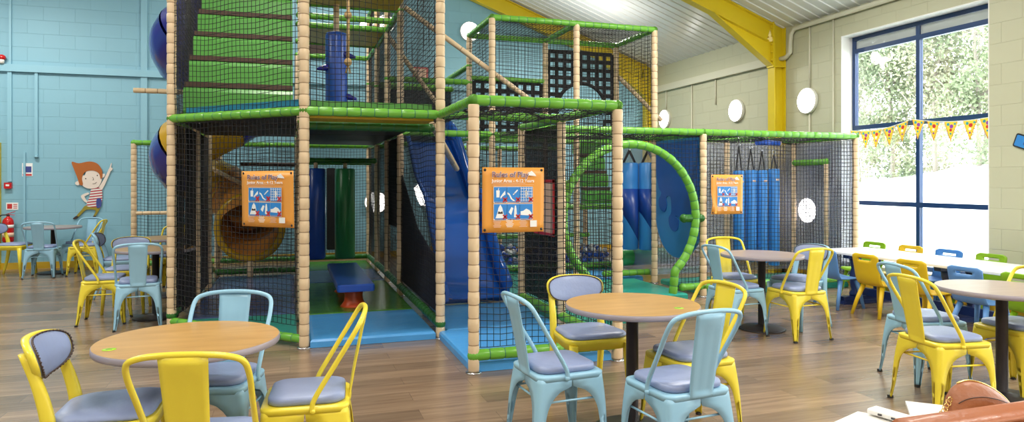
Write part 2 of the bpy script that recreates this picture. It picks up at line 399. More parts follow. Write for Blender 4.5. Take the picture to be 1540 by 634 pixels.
# the big navy framed windows
for wi, (y0, y1, z0, z1) in enumerate(WIN):
    y0 += .014; y1 -= .014; z0 += .014; z1 -= .014
    b = MB(); xf = XR+.22; f = .055; ym = (y0+y1)/2; tr = [3.34, 2.235, 1.16]
    for y in (y0+f/2, y1-f/2, ym): b.box((xf, y, (z0+z1)/2), (.06, f, z1-z0))
    for k, z in enumerate([z0+f/2, z1-f/2]+tr):
        h = f if k < 2 else .062
        for ya, yb in ((y0+f, ym-f/2), (ym+f/2, y1-f)): b.box((xf, (ya+yb)/2, z), (.06, yb-ya, h))
    w = struct(b.build('window_%d' % (wi+1), 'navy_frame'))
    zz = [z0+f/2, 1.16, 2.235, 3.34, z1-f/2]
    for i in range(4):
        for ya, yb in ((y0+f, ym-f/2), (ym+f/2, y1-f)):
            MB().box((xf, (ya+yb)/2, (zz[i]+zz[i+1])/2), (.012, yb-ya, zz[i+1]-zz[i]-.06)).build('pane', 'frost' if i == 3 else 'pane', w)

# round wall lamps
def lamp(p, axis, r, label):
    """axis 'x' faces -X (right wall), 'y' faces -Y (blue wall)"""
    e = empty('wall_lamp', p, PI/2*0, label, 'lamp', 'round opal wall lamps')
    def put(b, name, m):
        for i, v in enumerate(b.v):
            x, y, z = v; b.v[i] = (-z, y, x) if axis == 'x' else (x, -z, y)
        b.build(name, m, e)
    put(MB().lathe([(r*.96, 0), (r, .01), (r, .05), (r*.95, .06), (r*.93, .056)], n=36), 'lamp_body', 'lamp_rim')
    put(MB().lathe([(r*.925, .045), (r*.925, .062), (r*.80, .074), (r*.4, .083), (.01, .085)], n=36), 'diffuser', 'lamp')
lamp((XR, 10.31, 2.72), 'x', .20, 'round white wall lamp on the cream wall, left of the yellow column')
lamp((XR, 8.56, 2.70), 'x', .20, 'round white wall lamp between the yellow column and the big window')
lamp((XR, 8.54, 1.02), 'x', .20, 'low round lamp shining through the net at the right end of the play frame')
lamp((XR, 12.75, 2.78), 'x', .20, 'round wall lamp half hidden behind the right post of the netted tower')
lamp((3.45, YB, 4.48), 'y', .20, 'round lamp high on the blue wall, left of the netted tower roof')
lamp((1.45, YB, 4.40), 'y', .20, 'left lamp of the pair high on the blue wall behind the upper posts')
lamp((1.76, YB, 4.52), 'y', .18, 'right lamp of the pair high on the blue wall behind the upper posts')
lamp((1.58, YB, 1.06), 'y', .22, 'low round lamp on the blue wall beside the green roller')

# ------------------------------------------------------------------ café furniture
def tolix(name, enamel):
    """pressed steel café chair; front is +Y"""
    root = empty(name)
    S = .19                                           # half side of the seat
    # legs: pressed sheet corners that flare from the apron, one mesh each
    def leg(sx, sy):
        foot = Vector((sx*.215, .215 if sy > 0 else -.235, .012)); top = Vector((sx*S, sy*S, .432))
        rows = []
        for k in range(19):
            t = k/18; p = top.lerp(foot, t)
            bulge = .012*math.sin(PI*min(1, t*1.3)); p.x += sx*bulge*.4; p.y += sy*bulge*.4
            u = (t-.12)/.33; wl = .080*(1-t)+.030*t
            arch = 1 if u < 0 else (0 if u > 1 else 1-math.sqrt(max(0, 1-(1-u)**2.2)))
            w = wl+(S-wl)*arch
            if u < 0: w = S
            r = min(.028, w*.7)
            sec = [(w, 0)]+[((w-r)*.5+r*.5, 0)]
            sec += [(r-r*math.sin(a), r-r*math.cos(a)) for a in (0, PI/8, PI/4, 3*PI/8, PI/2)]
            sec += [(0, (w-r)*.5+r*.5), (0, w)]
            inn = [(a+.0045, b2+.0045) if 0 < i < len(sec)-1 else ((a, b2+.0045) if i == 0 else (a+.0045, b2)) for i, (a, b2) in enumerate(sec)]
            rows.append([(p.x-sx*a, p.y-sy*b2, p.z) for a, b2 in sec+inn[::-1]])
        l = MB().rings(rows).build('leg', enamel, root)
        q = foot
        MB().box((q.x-sx*.010, q.y-sy*.010, .009), (.026, .026, .018)).build('foot_cap', 'rubber', l)
    for sx in (-1, 1):
        for sy in (-1, 1): leg(sx, sy)
    pts = rrect(2*S+.006, 2*S+.006, .05, 6)
    b = MB(); rows = []
    for d, z in ((0, .418), (.004, .44), (0, .447), (-.012, .451)):
        rows.append([(x*(1+d/S), y*(1+d/S), z) for x, y in pts])
    b.rings(rows); b.build('seat', enamel, root)
    pts = rrect(.345, .345, .07, 6)
    rows = [[(x*k, y*k-.004, z) for x, y in pts] for k, z in ((.95, .4512), (1.0, .457), (1.0, .474), (.975, .483), (.90, .489), (.6, .493), (.2, .494))]
    MB().rings(rows).build('cushion', 'cushion', root)
    b = MB()
    for sx in (-1, 1): b.tube([(sx*.184, .18, .31), (sx*.184, -.19, .31)], .006, 8)
    b.tube([(-.19, -.184, .325), (.19, -.184, .325)], .006, 8)
    b.build('stretcher', enamel, root)
    side = [(.198, -.03, .432), (.199, -.045, .49), (.206, -.135, .64), (.212, -.205, .755), (.200, -.242, .818), (.150, -.258, .842), (.075, -.268, .852), (0, -.271, .854)]
    path = bez([(-x, y, z) for x, y, z in side]+[(x, y, z) for x, y, z in side[::-1][1:]], 5)
    b = MB().tube(path, .0118, 10)
    for sx in (-1, 1): b.ball((sx*.199, -.034, .432), .0145, 8, 6)
    b.build('back_hoop', enamel, root)
    # splat with a pressed rectangle
    b = MB(); rows = []; N = 14
    spl = bez([(0, -.190, .425), (0, -.196, .47), (0, -.215, .58), (0, -.243, .72), (0, -.268, .846)], 4)
    for k, p in enumerate(spl):
        t = k/(len(spl)-1); hw = .066+.020*t
        fr = []
        for j in range(9):
            x = -1+2*j/8; inset = .006 if (abs(x) < .52 and .18 < t < .86) else 0
            fr.append((x*hw, p.y-.018*(1-x*x)*.5+inset, p.z))
        rows.append(fr+[(x, y-.005, z) for x, y, z in fr[::-1]])
    b.rings(rows, sm=True).build('splat', enamel, root)
    return root

def padded_chair(name, enamel):
    """painted timber chair with upholstered seat and oval back; front is +Y"""
    root = empty(name)
    def bar(path, w, d):
        rows = []
        for i, p in enumerate(path):
            ww = w[i]; dd = d[i]
            rows.append([(p[0]+a*ww/2, p[1]+c*dd/2, p[2]) for a, c in rrect(2, 2, .5, 2)])
        return MB().rings(rows)
    for sx in (-1, 1):
        bar([(sx*.205, .215, 0), (sx*.19, .195, .25), (sx*.185, .185, .44)], (.028, .040, .052), (.028, .040, .052)).build('leg', enamel, root)
        p = bez([(sx*.19, -.265, 0), (sx*.18, -.20, .25), (sx*.178, -.18, .45), (sx*.172, -.215, .62), (sx*.165, -.275, .77)], 4)
        n = len(p); bar(p, [.028+.012*min(1, 2*i/n)-.006*max(0, 2*i/n-1) for i in range(n)], [.03+.022*math.sin(PI*i/(n-1)) for i in range(n)]).build('leg', enamel, root)
    pts = []
    for x, y in rrect(.42, .41, .10, 6): pts.append((x*(1+.08*(y/.2)), y+.005))
    rows = [[(x*k, y*k, z) for x, y in pts] for k, z in ((.95, .405), (.97, .44), (1.0, .447), (1.0, .466), (.98, .472))]
    MB().rings(rows).build('seat_frame', enamel, root)
    rows = [[(x*k, y*k, z) for x, y in pts] for k, z in ((.90, .470), (.95, .478), (.95, .487), (.91, .498), (.78, .507), (.5, .512), (.1, .513))]
    MB().rings(rows).build('seat_cushion', 'cushion', root)
    # curved kidney shaped back
    def back_fn(off):
        def fn(x, z, t): return (x, -.262+.055*(1-(x/.2)**2)*-1+.045-(z-.70)*.30+t+off, z)
        return fn
    ol = []
    for k in range(48):
        a = 2*PI*k/48; ca, sa = math.cos(a), math.sin(a)
        e = 2/2.8 if sa > 0 else .80
        ol.append((.207*math.copysign(abs(ca)**e, ca)*(1+.03*sa), .738+(.080 if sa > 0 else .098)*math.copysign(abs(sa)**e, sa)))
    def shell(k0, y0, y1, name, mt, dome):
        rows = []
        for k, y in (*[(k0*q, y0) for q in (.02, .15, .3, .45, .6, .75, .88, .97)], (k0, y0+.3*(y1-y0)), (k0, y1), *[(k0*q, y1+dome*(1-q**4)) for q in (.97, .92, .85, .76, .66, .55, .43, .3, .16, .02)]):
            fn = back_fn(0); rows.append([fn(x*k, .735+(z-.735)*k, y) for x, z in ol])
        return MB().rings(rows).build(name, mt, root)
    shell(1.0, -.014, .016, 'backrest', enamel, .001)
    pad = shell(.93, .014, .024, 'back_cushion', 'cushion', .010)
    fn = back_fn(.026); path = [fn(x*.95, .735+(z-.735)*.945, 0) for x, z in ol]
    b = MB().tube(path, .0036, 6, closed=True)
    for p in path[::1]: b.ball((p[0], p[1]+.003, p[2]), .0043, 6, 4)
    b.build('nail_trim', 'piping', pad)
    return root

def kid_chair(name, col):
    root = empty(name); b = MB()
    prof = bez([(0, .185, .315), (0, .165, .340), (0, .05, .336), (0, -.08, .334), (0, -.145, .352), (0, -.178, .41), (0, -.20, .52), (0, -.222, .635), (0, -.224, .68)], 4)
    n = len(prof); cols = 12; grid = []
    for i, p in enumerate(prof):
        t = i/(n-1); hw = .175-.01*math.sin(PI*t)
        if t > .86: hw *= 1-.30*((t-.86)/.14)**3
        if t < .1: hw *= 1-.15*(1-t/.1)**2
        row = []
        for j in range(cols+1):
            x = -1+2*j/cols; dish = .012*(x*x) if t < .45 else 0
            back = .016*x*x if t >= .45 else 0
            row.append((x*hw, p.y+back, p.z+dish))
        grid.append(row)
    def hole(i, j): return prof[i].z > .585 and prof[i].z < .632 and i > n//2 and 3 <= j < cols-3
    vs = [v for r in grid for v in r]; fs = []
    for i in range(n-1):
        for j in range(cols):
            if not hole(i, j): a = i*(cols+1)+j; fs.append((a, a+1, a+cols+2, a+cols+1))
    b.add(vs, fs, 0, True); me = b.mesh('shell', col)
    o = bpy.data.objects.new('shell', me); C.objects.link(o); o.parent = root
    md = o.modifiers.new('s', 'SOLIDIFY'); md.thickness = .014; md.offset = 0
    for sx in (-1, 1):
        for y0, y1 in ((.12, .175), (-.10, -.205)):
            MB().tube([(sx*.125, y0, .328), (sx*.16, (y0+y1*1.3)/2.3, .16), (sx*.185, y1, .0)], [.026, .021, .017], 12).build('leg', col, root)
    return root

def round_table(name, top, sticker=None, r=.395):
    root = empty(name)
    MB().lathe([(r-.004, .7455), (r*.5, .7458), (.001, .7458)], n=64, sm=False).build('tabletop', top, root)
    MB().lathe([(r-.012, .712), (r-.002, .716), (r, .727), (r-.001, .742), (r-.005, .7455), (r-.02, .7452)], n=64).build('table_edge', 'edge', root)
    MB().lathe([(.14, .700), (.14, .712), (.036, .712), (.036, .02), (.04, .015)], n=32).build('pedestal', 'iron', root)
    MB().lathe([(.225, 0), (.228, .008), (.21, .016), (.10, .028), (.045, .04), (.036, .045)], n=40).build('base', 'iron', root)
    if sticker:
        s = MB().lathe([(.028, .746), (.028, .7466), (.001, .7467)], (sticker[0], sticker[1], 0), 20).build('sticker', 'sticker', root)
        MB().box((sticker[0], sticker[1], .747), (.024, .007, .0006)).build('sticker_print', 'black', s)
    return root
D = math.radians
first = {}
def put(kind, x, y, deg, label, cat, group, args=()):
    key = (kind.__name__,)+args
    if key not in first:
        names = {'tolix': 'cafe_chair', 'padded_chair': 'padded_chair', 'kid_chair': 'school_chair'}
        o = kind(names[kind.__name__], *args); first[key] = o
    else: o = copy_tree(first[key])
    o.location = (x, y, 0); o.rotation_euler = (0, 0, D(deg-90)); tag(o, label, cat, group); return o
def table(x, y, top, label, sticker=None, rz=0):
    t = round_table('round_table', top, sticker); t.location = (x, y, 0); t.rotation_euler = (0, 0, rz); tag(t, label, 'table', 'round café tables')
Yc, Bc, PY, PB = ('ch_yellow',), ('ch_blue',), ('ch_yellow',), ('ch_blue',)
G1 = 'metal café chairs'; G2 = 'padded café chairs'
table(-.44, 3.46, 'oak', 'round oak table with a lime sticker, at the left front of the photo', (-.30, -.13))
put(padded_chair, -.75, 3.40, -1, 'yellow timber chair with lilac oval back at the left end of the front left table', 'chair', G2, PY)
put(tolix, -.31, 2.93, 79, 'nearest yellow metal chair, its back to us, before the front left table', 'chair', G1, Yc)
put(tolix, -.36, 3.85, -105, 'pale blue metal chair behind the front left table, facing us', 'chair', G1, Bc)
put(tolix, .08, 3.41, 175, 'yellow metal chair seen side-on at the right of the front left table', 'chair', G1, Yc)
table(1.93, 3.63, 'oak', 'round oak table at front centre with two pale blue chairs before it', (.18, -.22))
put(tolix, 1.41, 3.53, 4, 'pale blue metal chair seen from its left side, left of the front centre table', 'chair', G1, Bc)
put(padded_chair, 1.87, 4.12, -90, 'yellow timber chair with lilac back behind the front centre table', 'chair', G2, PY)
put(tolix, 2.24, 3.51, -176, 'yellow metal chair half behind a pale blue one, right of the front centre table', 'chair', G1, Yc)
put(tolix, 1.87, 3.05, 96, 'pale blue metal chair with its back to us before the front centre table', 'chair', G1, Bc)
table(4.47, 5.70, 'oak_sheen', 'round pinkish table by the right net, on a dark dished base')
put(tolix, 4.10, 5.61, 3, 'pale blue metal chair on the left of the round table by the right net', 'chair', G1, Bc)
put(tolix, 4.47, 6.12, -96, 'yellow metal chair against the net below the small orange sign', 'chair', G1, Yc)
put(tolix, 4.56, 5.32, 91, 'yellow metal chair, back to us, before the round table by the right net', 'chair', G1, Yc)
put(padded_chair, 4.91, 5.71, -168, 'pale blue timber chair with padded oval back beside the round table by the right net', 'chair', G2, PB)
table(4.61, 3.39, 'oak_sheen', 'round greyish table cut by the right edge of the photo')
put(tolix, 4.07, 3.38, -9, 'yellow metal chair in front of the handbag, left of the table at the right edge', 'chair', G1, Yc)
put(tolix, 4.52, 3.90, -11, 'pale blue metal chair right behind the yellow one by the table at the right edge', 'chair', G1, Bc)
put(tolix, 4.87, 3.47, 178, 'yellow metal chair cut off by the right edge of the photo', 'chair', G1, Yc)
table(-1.38, 8.21, 'oak', 'round table half hidden behind the leftmost front post')
put(tolix, -1.83, 8.11, 2, 'yellow metal chair facing right at the table behind the leftmost post', 'chair', G1, Yc)
put(tolix, -1.46, 7.77, 99, 'pale blue metal chair, back to us, left of the leftmost post', 'chair', G1, Bc)
put(padded_chair, -1.76, 8.74, -90, 'yellow timber chair with lilac back behind the table near the leftmost post', 'chair', G2, PY)
table(-1.48, 9.74, 'oak', 'round table mostly hidden behind a yellow padded chair, under the blue tube')
put(padded_chair, -2.06, 9.85, 3, 'pale blue timber chair with dark oval back, seen side-on below the painted boy', 'chair', G2, PB)
put(tolix, -1.51, 10.22, -102, 'farthest yellow metal chair, its hoop peeping beside the leftmost post', 'chair', G1, Yc)
table(-3.60, 12.66, 'oak_sheen', 'round dark-edged table by the blue wall beside the fire extinguisher')
put(padded_chair, -4.10, 12.55, -12, 'yellow timber chair below the fire extinguisher at the left edge', 'chair', G2, PY)
put(tolix, -3.60, 12.19, 90, 'pale blue metal chair, back to us, at the table by the blue wall', 'chair', G1, Bc)
put(tolix, -3.27, 12.87, -114, 'pale blue metal chair against the blue wall, facing us', 'chair', G1, Bc)
put(tolix, -3.06, 12.31, 178, 'yellow metal chair facing left below the painted boy', 'chair', G1, Yc)

# children's table by the window with moulded chairs on both sides
e = empty('trestle_table', (6.66, 5.45, 0), 0, "long white children's table on navy trestles by the window", 'table')
rows = [[(x*k, y, z) for x, y in rrect(.80, 3.0, .06, 4)] for k, z in ((.99, .592), (1, .598), (1, .616), (.99, .622))]
MB().rings(rows, sm=False).build('tabletop', 'white_top', e)
for yy in (1.12, -.1, -1.2):
    b = MB(); b.box((0, yy, .05), (.72, .09, .07)); b.box((0, yy, .02), (.78, .12, .04)); b.box((0, yy, .565), (.6, .08, .05))
    for xx in (-.17, .17): b.lathe([(.055, .085), (.06, .12), (.035, .16), (.05, .24), (.055, .34), (.034, .42), (.05, .48), (.055, .54)], (xx, yy, 0), 16)
    b.build('trestle', 'navy_leg', e)
MB().box((0, -.05, .13), (.05, 2.4, .09)).build('stretcher_beam', 'navy_leg', e)
G3 = "children's moulded chairs"
put(kid_chair, 6.12, 6.42, 0, "blue school chair at the left end of the near side of the white table", 'chair', G3, ('kid_blue',))
put(kid_chair, 6.14, 5.86, 0, "left yellow school chair with its back to us at the white table", 'chair', G3, ('kid_yellow',))
put(kid_chair, 6.14, 5.28, 0, "yellow school chair seen through the pale blue metal chair's hoop", 'chair', G3, ('kid_yellow',))
put(kid_chair, 6.14, 4.71, 0, "blue school chair just above the rightmost round tabletop", 'chair', G3, ('kid_blue',))
put(kid_chair, 6.14, 4.20, 0, "lime green school chair at the right edge, near side of the white table", 'chair', G3, ('kid_green',))
put(kid_chair, 7.02, 6.98, 182, "lime green school chair at the far left end of the white table, legs seen below", 'chair', G3, ('kid_green',))
put(kid_chair, 7.03, 6.45, 180, "yellow school chair on the window side of the white table", 'chair', G3, ('kid_yellow',))
put(kid_chair, 7.03, 5.94, 180, "blue school chair on the window side of the white table", 'chair', G3, ('kid_blue2',))
put(kid_chair, 7.03, 5.44, 180, "lime green school chair on the window side of the white table", 'chair', G3, ('kid_green',))

# orange brown banquette, with a side table behind it carrying bag and papers
e = empty('banquette', (2.45, 1.25, 0), 0, 'orange brown vinyl bench back in the bottom right corner', 'bench')
pts = rrect(.115, .62, .04, 5)
b = MB().prism(pts, 2.1, lambda x, y, t: (-1.05+t, x, .59+y), sm=True)
b.build('backrest', 'orange_leather', e)
b = MB()
b.tube([(-1.05, -.06, .30), (-1.05, -.062, .86)], .006, 6); b.tube([(-1.04, -.055, .893), (1.04, -.055, .893)], .006, 6); b.build('piping', 'orange_leather', e)
MB().prism(rrect(.46, .16, .05, 5), 2.1, lambda x, y, t: (-1.05+t, -.29+x, .40+y), sm=True).build('seat', 'orange_leather', e)
MB().box((0, -.24, .16), (2.0, .5, .32)).build('plinth', 'iron', e)
e = empty('side_table', (2.50, 1.49, 0), 0, 'timber side table under the papers and handbag behind the orange bench', 'table')
MB().prism(rrect(1.56, .22, .04, 4), .03, lambda x, y, t: (x, y, .712+t)).build('tabletop', 'oak', e)
for sx in (-1, 1):
    for sy in (-1, 1): MB().box((sx*.70, sy*.07, .356), (.05, .05, .712)).build('leg', 'iron', e)
def sheet_stack(name, x, y, rz, w, h, t, label, cat):
    b = MB(); rows = []
    n = 12
    for k in range(n+1):
        u = -.5+k/n; z = .0012+.004*math.sin(3*u+1)**2
        rows.append([(-w/2, u*h, z), (w/2, u*h, z+.003*math.sin(5*u)**2), (w/2, u*h, z+t+.003*math.sin(5*u)**2), (-w/2, u*h, z+t)])
    o = b.rings(rows, sm=False).build(name, 'paper', loc=(x, y, .743)); o.rotation_euler = (0, 0, rz)
    return tag(o, label, cat)
sheet_stack('paper_sheet', 1.645, 1.525, .35, .21, .297, .002, 'loose white sheet at the left end behind the orange bench', 'paper')
sheet_stack('paper_stack', 1.885, 1.55, -.75, .20, .27, .010, 'pale paper pile between the ring binder and the handbag', 'paper')
e = empty('ring_binder', (1.735, 1.565, .755), .25, 'white ring binder spine lying on the loose sheets', 'binder')
b = MB().prism(rrect(.055, .016, .006, 3), .20, lambda x, y, t: (x, -.1+t, .01+y)); o = b.build('cover', 'paper', e)
b = MB()
for k in range(4): b.lathe([(.006, -.002), (.006, .002)], (-.029, -.06+k*.04, .011), 10)
b.build('rivet', 'iron', e); 
e = empty('handbag', (2.03, 1.555, .743), -.12, 'small tan leather half-moon handbag behind the orange bench', 'bag')
rows = []
N = 26
def bag_top(u): w_ = max(0, min(1, (u+1)/2)); return .104*max(0, math.sin(PI*w_**.62))**.62+.004
for j in range(N+1):
    u = -math.cos(PI*j/N); top = bag_top(u); hw = .034*math.sqrt(max(0, 1-abs(u)**2.4))+.003
    row = []
    for k in range(18):
        a = 2*PI*k/18; cy = math.sin(a); cx = math.cos(a)
        row.append((u*.125, hw*cx*(1-.35*max(0, cy))+.012*max(0, cy), .002+top*(.5+.5*cy)))
    rows.append(row)
MB().rings(rows).build('body', 'tan_leather', e)
zp = [(u*.125, .012, bag_top(u)+.003) for u in [-.62+1.56*k/26 for k in range(27)]]
MB().tube(zp, .0036, 6).build('zip', 'gold', e)
MB().tube([(u*.122, -.030*math.sqrt(max(0, 1-abs(u)**2.4))-.003, .002+bag_top(u)*.66) for u in [-.85+1.6*k/24 for k in range(25)]], .0015, 5).build('seam', 'piping', e)
b = MB()
for k in range(7):
    c = Vector((-.118-.006*k, -.004, .062-.0085*k)); a = 2*PI
    ring = [c+Vector((.0075*math.cos(q), (.0045 if k % 2 else .001)*math.sin(q), .0075*math.sin(q))) for q in [2*PI*i/10 for i in range(10)]]
    b.tube(ring, .0016, 5, closed=True)
b.build('chain', 'gold', e)
MB().tube(bez([(-.16, -.004, .008), (-.19, .02, .010), (-.21, .03, .008), (-.20, .0, .007), (-.13, -.025, .006)], 6), .006, 6, flat=.6).build('strap', 'strap', e)

# ------------------------------------------------------------------ the soft play frame (1.22 m grid)
GX = {'a': -2.40, 'b': -1.12, 'c': .12, 'd': 1.34, 'e': 2.56, 'f': 3.78, 'g': 5.0, 'h': 6.22, 'i': 7.44}
GY = {1: 5.07, 2: 6.29, 3: 7.51, 4: 8.73, 5: 9.95, 6: 11.17, 7: 12.39}
DK = 2.09; TOP = 3.65
FR = empty('play_frame', (2.5, 8.7, 0), 0, 'large two-storey netted soft play frame with cream posts and green rails', 'play frame')
OFF = (-2.5, -8.7, 0)
def part(b, name, m, parent=None, fix=True):
    return b.build(name, m, FR, fix, OFF)
def padded(b, path, r, pitch, tie=.008, n=12, closed=False, pin=.935):
    """padded pole: foam sleeve pinched by a cord every pitch"""
    P = [Vector(p) for p in path]; seg = [(P[i+1]-P[i]).length for i in range(len(P)-1)]; L = sum(seg)
    k = max(1, round(L/pitch)); st = []; rr = []; mi = []
    def at(s):
        for i, q in enumerate(seg):
            if s <= q or i == len(seg)-1: return P[i].lerp(P[i+1], s/q if q else 0)
            s -= q
    for j in range(k):
        a = L*j/k; w = L/k; ph = 1+.03*math.sin(j*2.7+a)
        for s, q, m in ((tie*.5, pin, 0), (tie*.5+.010, 1.0*ph, 0), (w*.5, 1.015*ph, 0), (w-tie*.5-.010, 1.0*ph, 0), (w-tie*.5, pin, 1)):
            st.append(at(a+s)); rr.append(r*q); mi.append(m)
    b.tube(st, rr, n, mis=mi, closed=closed); return b
def post(x, y, z0=0., z1=None, r=.044, foot=True):
    z1 = DK if z1 is None else z1
    b = padded(MB(), [(x, y, z0+(.012 if foot else 0)), (x, y, z1)], r, .1)
    o = part(b, 'post', ('cream_pad', 'cream_tie'))
    if foot and z0 == 0: o2 = MB().lathe([(.062, 0), (.062, .008), (.048, .014)], (x, y, 0), 16).build('foot_plate', 'steel', o)
    return o
def rail(p, q, r=.042, m='green_pad', t='green_tie', pitch=.125, ends=True):
    b = padded(MB(), [p, q], r, pitch)
    if ends:
        for e_ in (p, q): b.ball(e_, r*1.12, 10, 8)
    return part(b, 'rail', (m, t))
def grail(A, B, z, **k):
    """rail between two grid nodes such as 'd1'"""
    return rail((GX[A[0]], GY[int(A[1])], z), (GX[B[0]], GY[int(B[1])], z), **k)
def net(a, b_, c, d, sp=.052, r=.0033, seed=1, hole=None, name='safety_net', wob=.004):
    """knotted net over the bilinear patch a-b-c-d (a,b bottom; d,c top)"""
    a, b_, c, d = map(Vector, (a, b_, c, d)); rnd = random.Random(seed)
    W = max((b_-a).length, (c-d).length); Hh = max((d-a).length, (c-b_).length)
    nu, nv = max(2, round(W/sp)), max(2, round(Hh/sp)); nrm = (b_-a).cross(d-a).normalized()
    def P(u, v): return a.lerp(b_, u).lerp(d.lerp(c, u), v)
    ph = rnd.random()*6
    def Q(u, v):
        p = P(u, v); s = math.sin(PI*u)*math.sin(PI*v)
        k = math.sin(u*9+v*5+ph)*wob+math.sin(v*13-u*4+ph)*wob*.7
        sag = P(u, max(0, min(1, v-.012*s+.004*math.sin(17*u+ph))))
        return sag+nrm*(k*1.4)
    mb = MB()
    def strand(pts):
        if len(pts) < 2: return
        t = (pts[-1]-pts[0]).normalized(); x = t.orthogonal().normalized(); y = t.cross(x)
        rows = [[p+(x*math.cos(w)+y*math.sin(w))*r for w in (0, 2.094, 4.189)] for p in pts]
        mb.rings(rows, 0, True, False)
    def run(f, n):
        cur = []
        for k in range(n+1):
            p = f(k/n)
            if hole and hole(p): strand(cur); cur = []
            else: cur.append(p)
        strand(cur)
    ku, kv = (max(3, int(W/.11)), max(3, int(Hh/.11))) if not hole else (max(3, int(W/.04)), max(3, int(Hh/.04)))
    for i in range(nu+1): run(lambda v, i=i: Q(i/nu, v), kv)
    for j in range(nv+1): run(lambda u, j=j: Q(u, j/nv), ku)
    return part(mb, name, 'net', fix=False)
def V(A, z): return (GX[A[0]], GY[int(A[1])], z)
def gnet(A, B, z0, z1, **k): return net(V(A, z0), V(B, z0), V(B, z1), V(A, z1), **k)
def fabric(pts, m, name='mesh_panel', th=.008):
    """taut fabric panel with real thickness over a planar outline"""
    P = [Vector(p) for p in pts]; n = (P[1]-P[0]).cross(P[2]-P[0]).normalized()*th/2; k = len(P)
    mb = MB().add([p-n for p in P]+[p+n for p in P], [tuple(range(k)), tuple(range(2*k-1, k-1, -1))]+[(i, (i+1) % k, k+(i+1) % k, k+i) for i in range(k)])
    return part(mb, name, m)
def gfab(A, B, z0, z1, m): return fabric([V(A, z0), V(B, z0), V(B, z1), V(A, z1)], m)

HI = 4.45
# posts
for A, z in (('b3', HI), ('c2', HI), ('d2', HI), ('d1', DK-.03), ('e1', DK-.03), ('e2', DK), ('e3', DK), ('f3', DK), ('g3', DK-.02), ('i3', DK-.02),
             ('e4', TOP), ('f4', TOP), ('g4', TOP), ('e5', TOP), ('f5', TOP), ('g5', TOP), ('d4', HI), ('d5', HI), ('d6', HI), ('d7', HI),
             ('c3', HI), ('c4', DK), ('c5', DK), ('c6', DK), ('c7', TOP), ('h4', DK), ('i4', DK), ('a7', DK), ('b7', DK), ('e6', DK), ('e7', TOP), ('g6', DK), ('g7', DK), ('i7', DK), ('f7', DK)):
    post(GX[A[0]], GY[int(A[1])], 0, z)
for y in (GY[4], GY[5], GY[6]): post(-1.04, y, 0, DK)
post(7.44, 8.05, 0, 1.75, .036)
# deck level rails
for A, B in (('b3', 'c2'), ('c2', 'd2'), ('d1', 'd2'), ('d1', 'e1'), ('e1', 'e2'), ('e2', 'd2'), ('e2', 'e3'), ('e3', 'f3'), ('f3', 'g3'), ('i3', 'i4'),
             ('c3', 'd4'), ('d4', 'e4'), ('e4', 'g4'), ('g4', 'i4'), ('c5', 'd5'), ('c6', 'd6'), ('c7', 'd7'), ('b7', 'c7'), ('a7', 'b7'), ('d7', 'e7'),
             ('g3', 'g4'), ('e5', 'g5'), ('d4', 'd7'), ('c3', 'c7'), ('b3', 'b7'), ('e7', 'g7'), ('e4', 'e7')):
    if A == 'c3' and B == 'd4': A = 'c4'
    grail(A, B, DK)
grail('g3', 'i3', DK)
rail((GX['c'], 6.78, DK-.09), (GX['d'], 6.78, DK-.09), m='dk_green')
# tower and upper rails
for A, B in (('e4', 'g4'), ('e5', 'g5'), ('e4', 'e5'), ('f4', 'f5'), ('g4', 'g5')): grail(A, B, TOP)
grail('e5', 'e7', 3.2); grail('d5', 'e5', 2.95); grail('d6', 'e6', 3.0); grail('d6', 'e6', 2.35); grail('d7', 'e7', 3.2); grail('e5', 'f5', 3.02, r=.035)
for y, z in ((GY[4], TOP), (GY[5], TOP), (GY[6], TOP), (GY[7], TOP), (9.4, TOP)): rail((GX['c'], y, z), (GX['d'], y, z))
rail((GX['d'], GY[2], 4.4), (GX['d'], GY[7], 4.4), ends=False); rail((GX['d'], GY[4], TOP), (GX['d'], GY[7], TOP), ends=False)
# bottom rails
BZ = .135
for A, B in (('d1', 'e1'), ('e1', 'e2'), ('e2', 'e3'), ('d2', 'd4'), ('d4', 'd7'), ('g3', 'i3'), ('c7', 'd7'), ('b7', 'c7'), ('f5', 'g5'), ('e5', 'f5'), ('b3', 'b6'), ('a7', 'b7')):
    grail(A, B, BZ, r=.045, m='green_pad' if A not in ('b7', 'b3', 'c7', 'd2', 'd4') or (A, B) == ('b3', 'c2') else 'dk_green')
grail('b3', 'c2', .078, r=.038); rail((GX['c']-.04, 10.85, BZ), (-1.0, 10.85, BZ), m='dk_green'); rail((4.70, GY[3], BZ), (5.0, GY[3], BZ), .045); rail((4.3, 8.9, .14), (5.9, 8.9, .14), .045); rail((4.72, GY[3], 1.0), (4.97, GY[3], 1.0), .05, m='dk_green', pitch=.4)
rail((7.44, 8.05, 1.75), (7.44, 8.70, 1.75), .045); rail((3.1, 9.96, 1.06), (4.95, 9.96, 1.06)); rail((3.0, 9.96, .62), (4.5, 9.96, .62), .035); rail((3.78, 9.96, 1.45), (3.78+.4, 9.96, 1.45), .035)
rail((GX['c'], 12.1, 1.78), (GX['d'], 12.1, 1.78), .035, m='dk_green'); rail((GX['c'], 10.7, 1.78), (GX['d']-.1, 10.7, 1.78), .04, m='dk_green')
rail((GX['a'], GY[7], .95), (GX['b'], GY[7], .95), .03, m='cream_pad', t='cream_tie'); rail((-1.75, 9.0, 2.535), (-1.1, 9.0, 2.535), .03, m='cream_pad', t='cream_tie', ends=False)
rail((-1.0, 10.4, 1.62), (-.45, 11.0, 1.30), .03, m='cream_pad', t='cream_tie', ends=False); rail((-.7, 10.9, 1.72), (.1, 10.9, 1.72), .03, m='step_brown', t='cream_tie', ends=False)
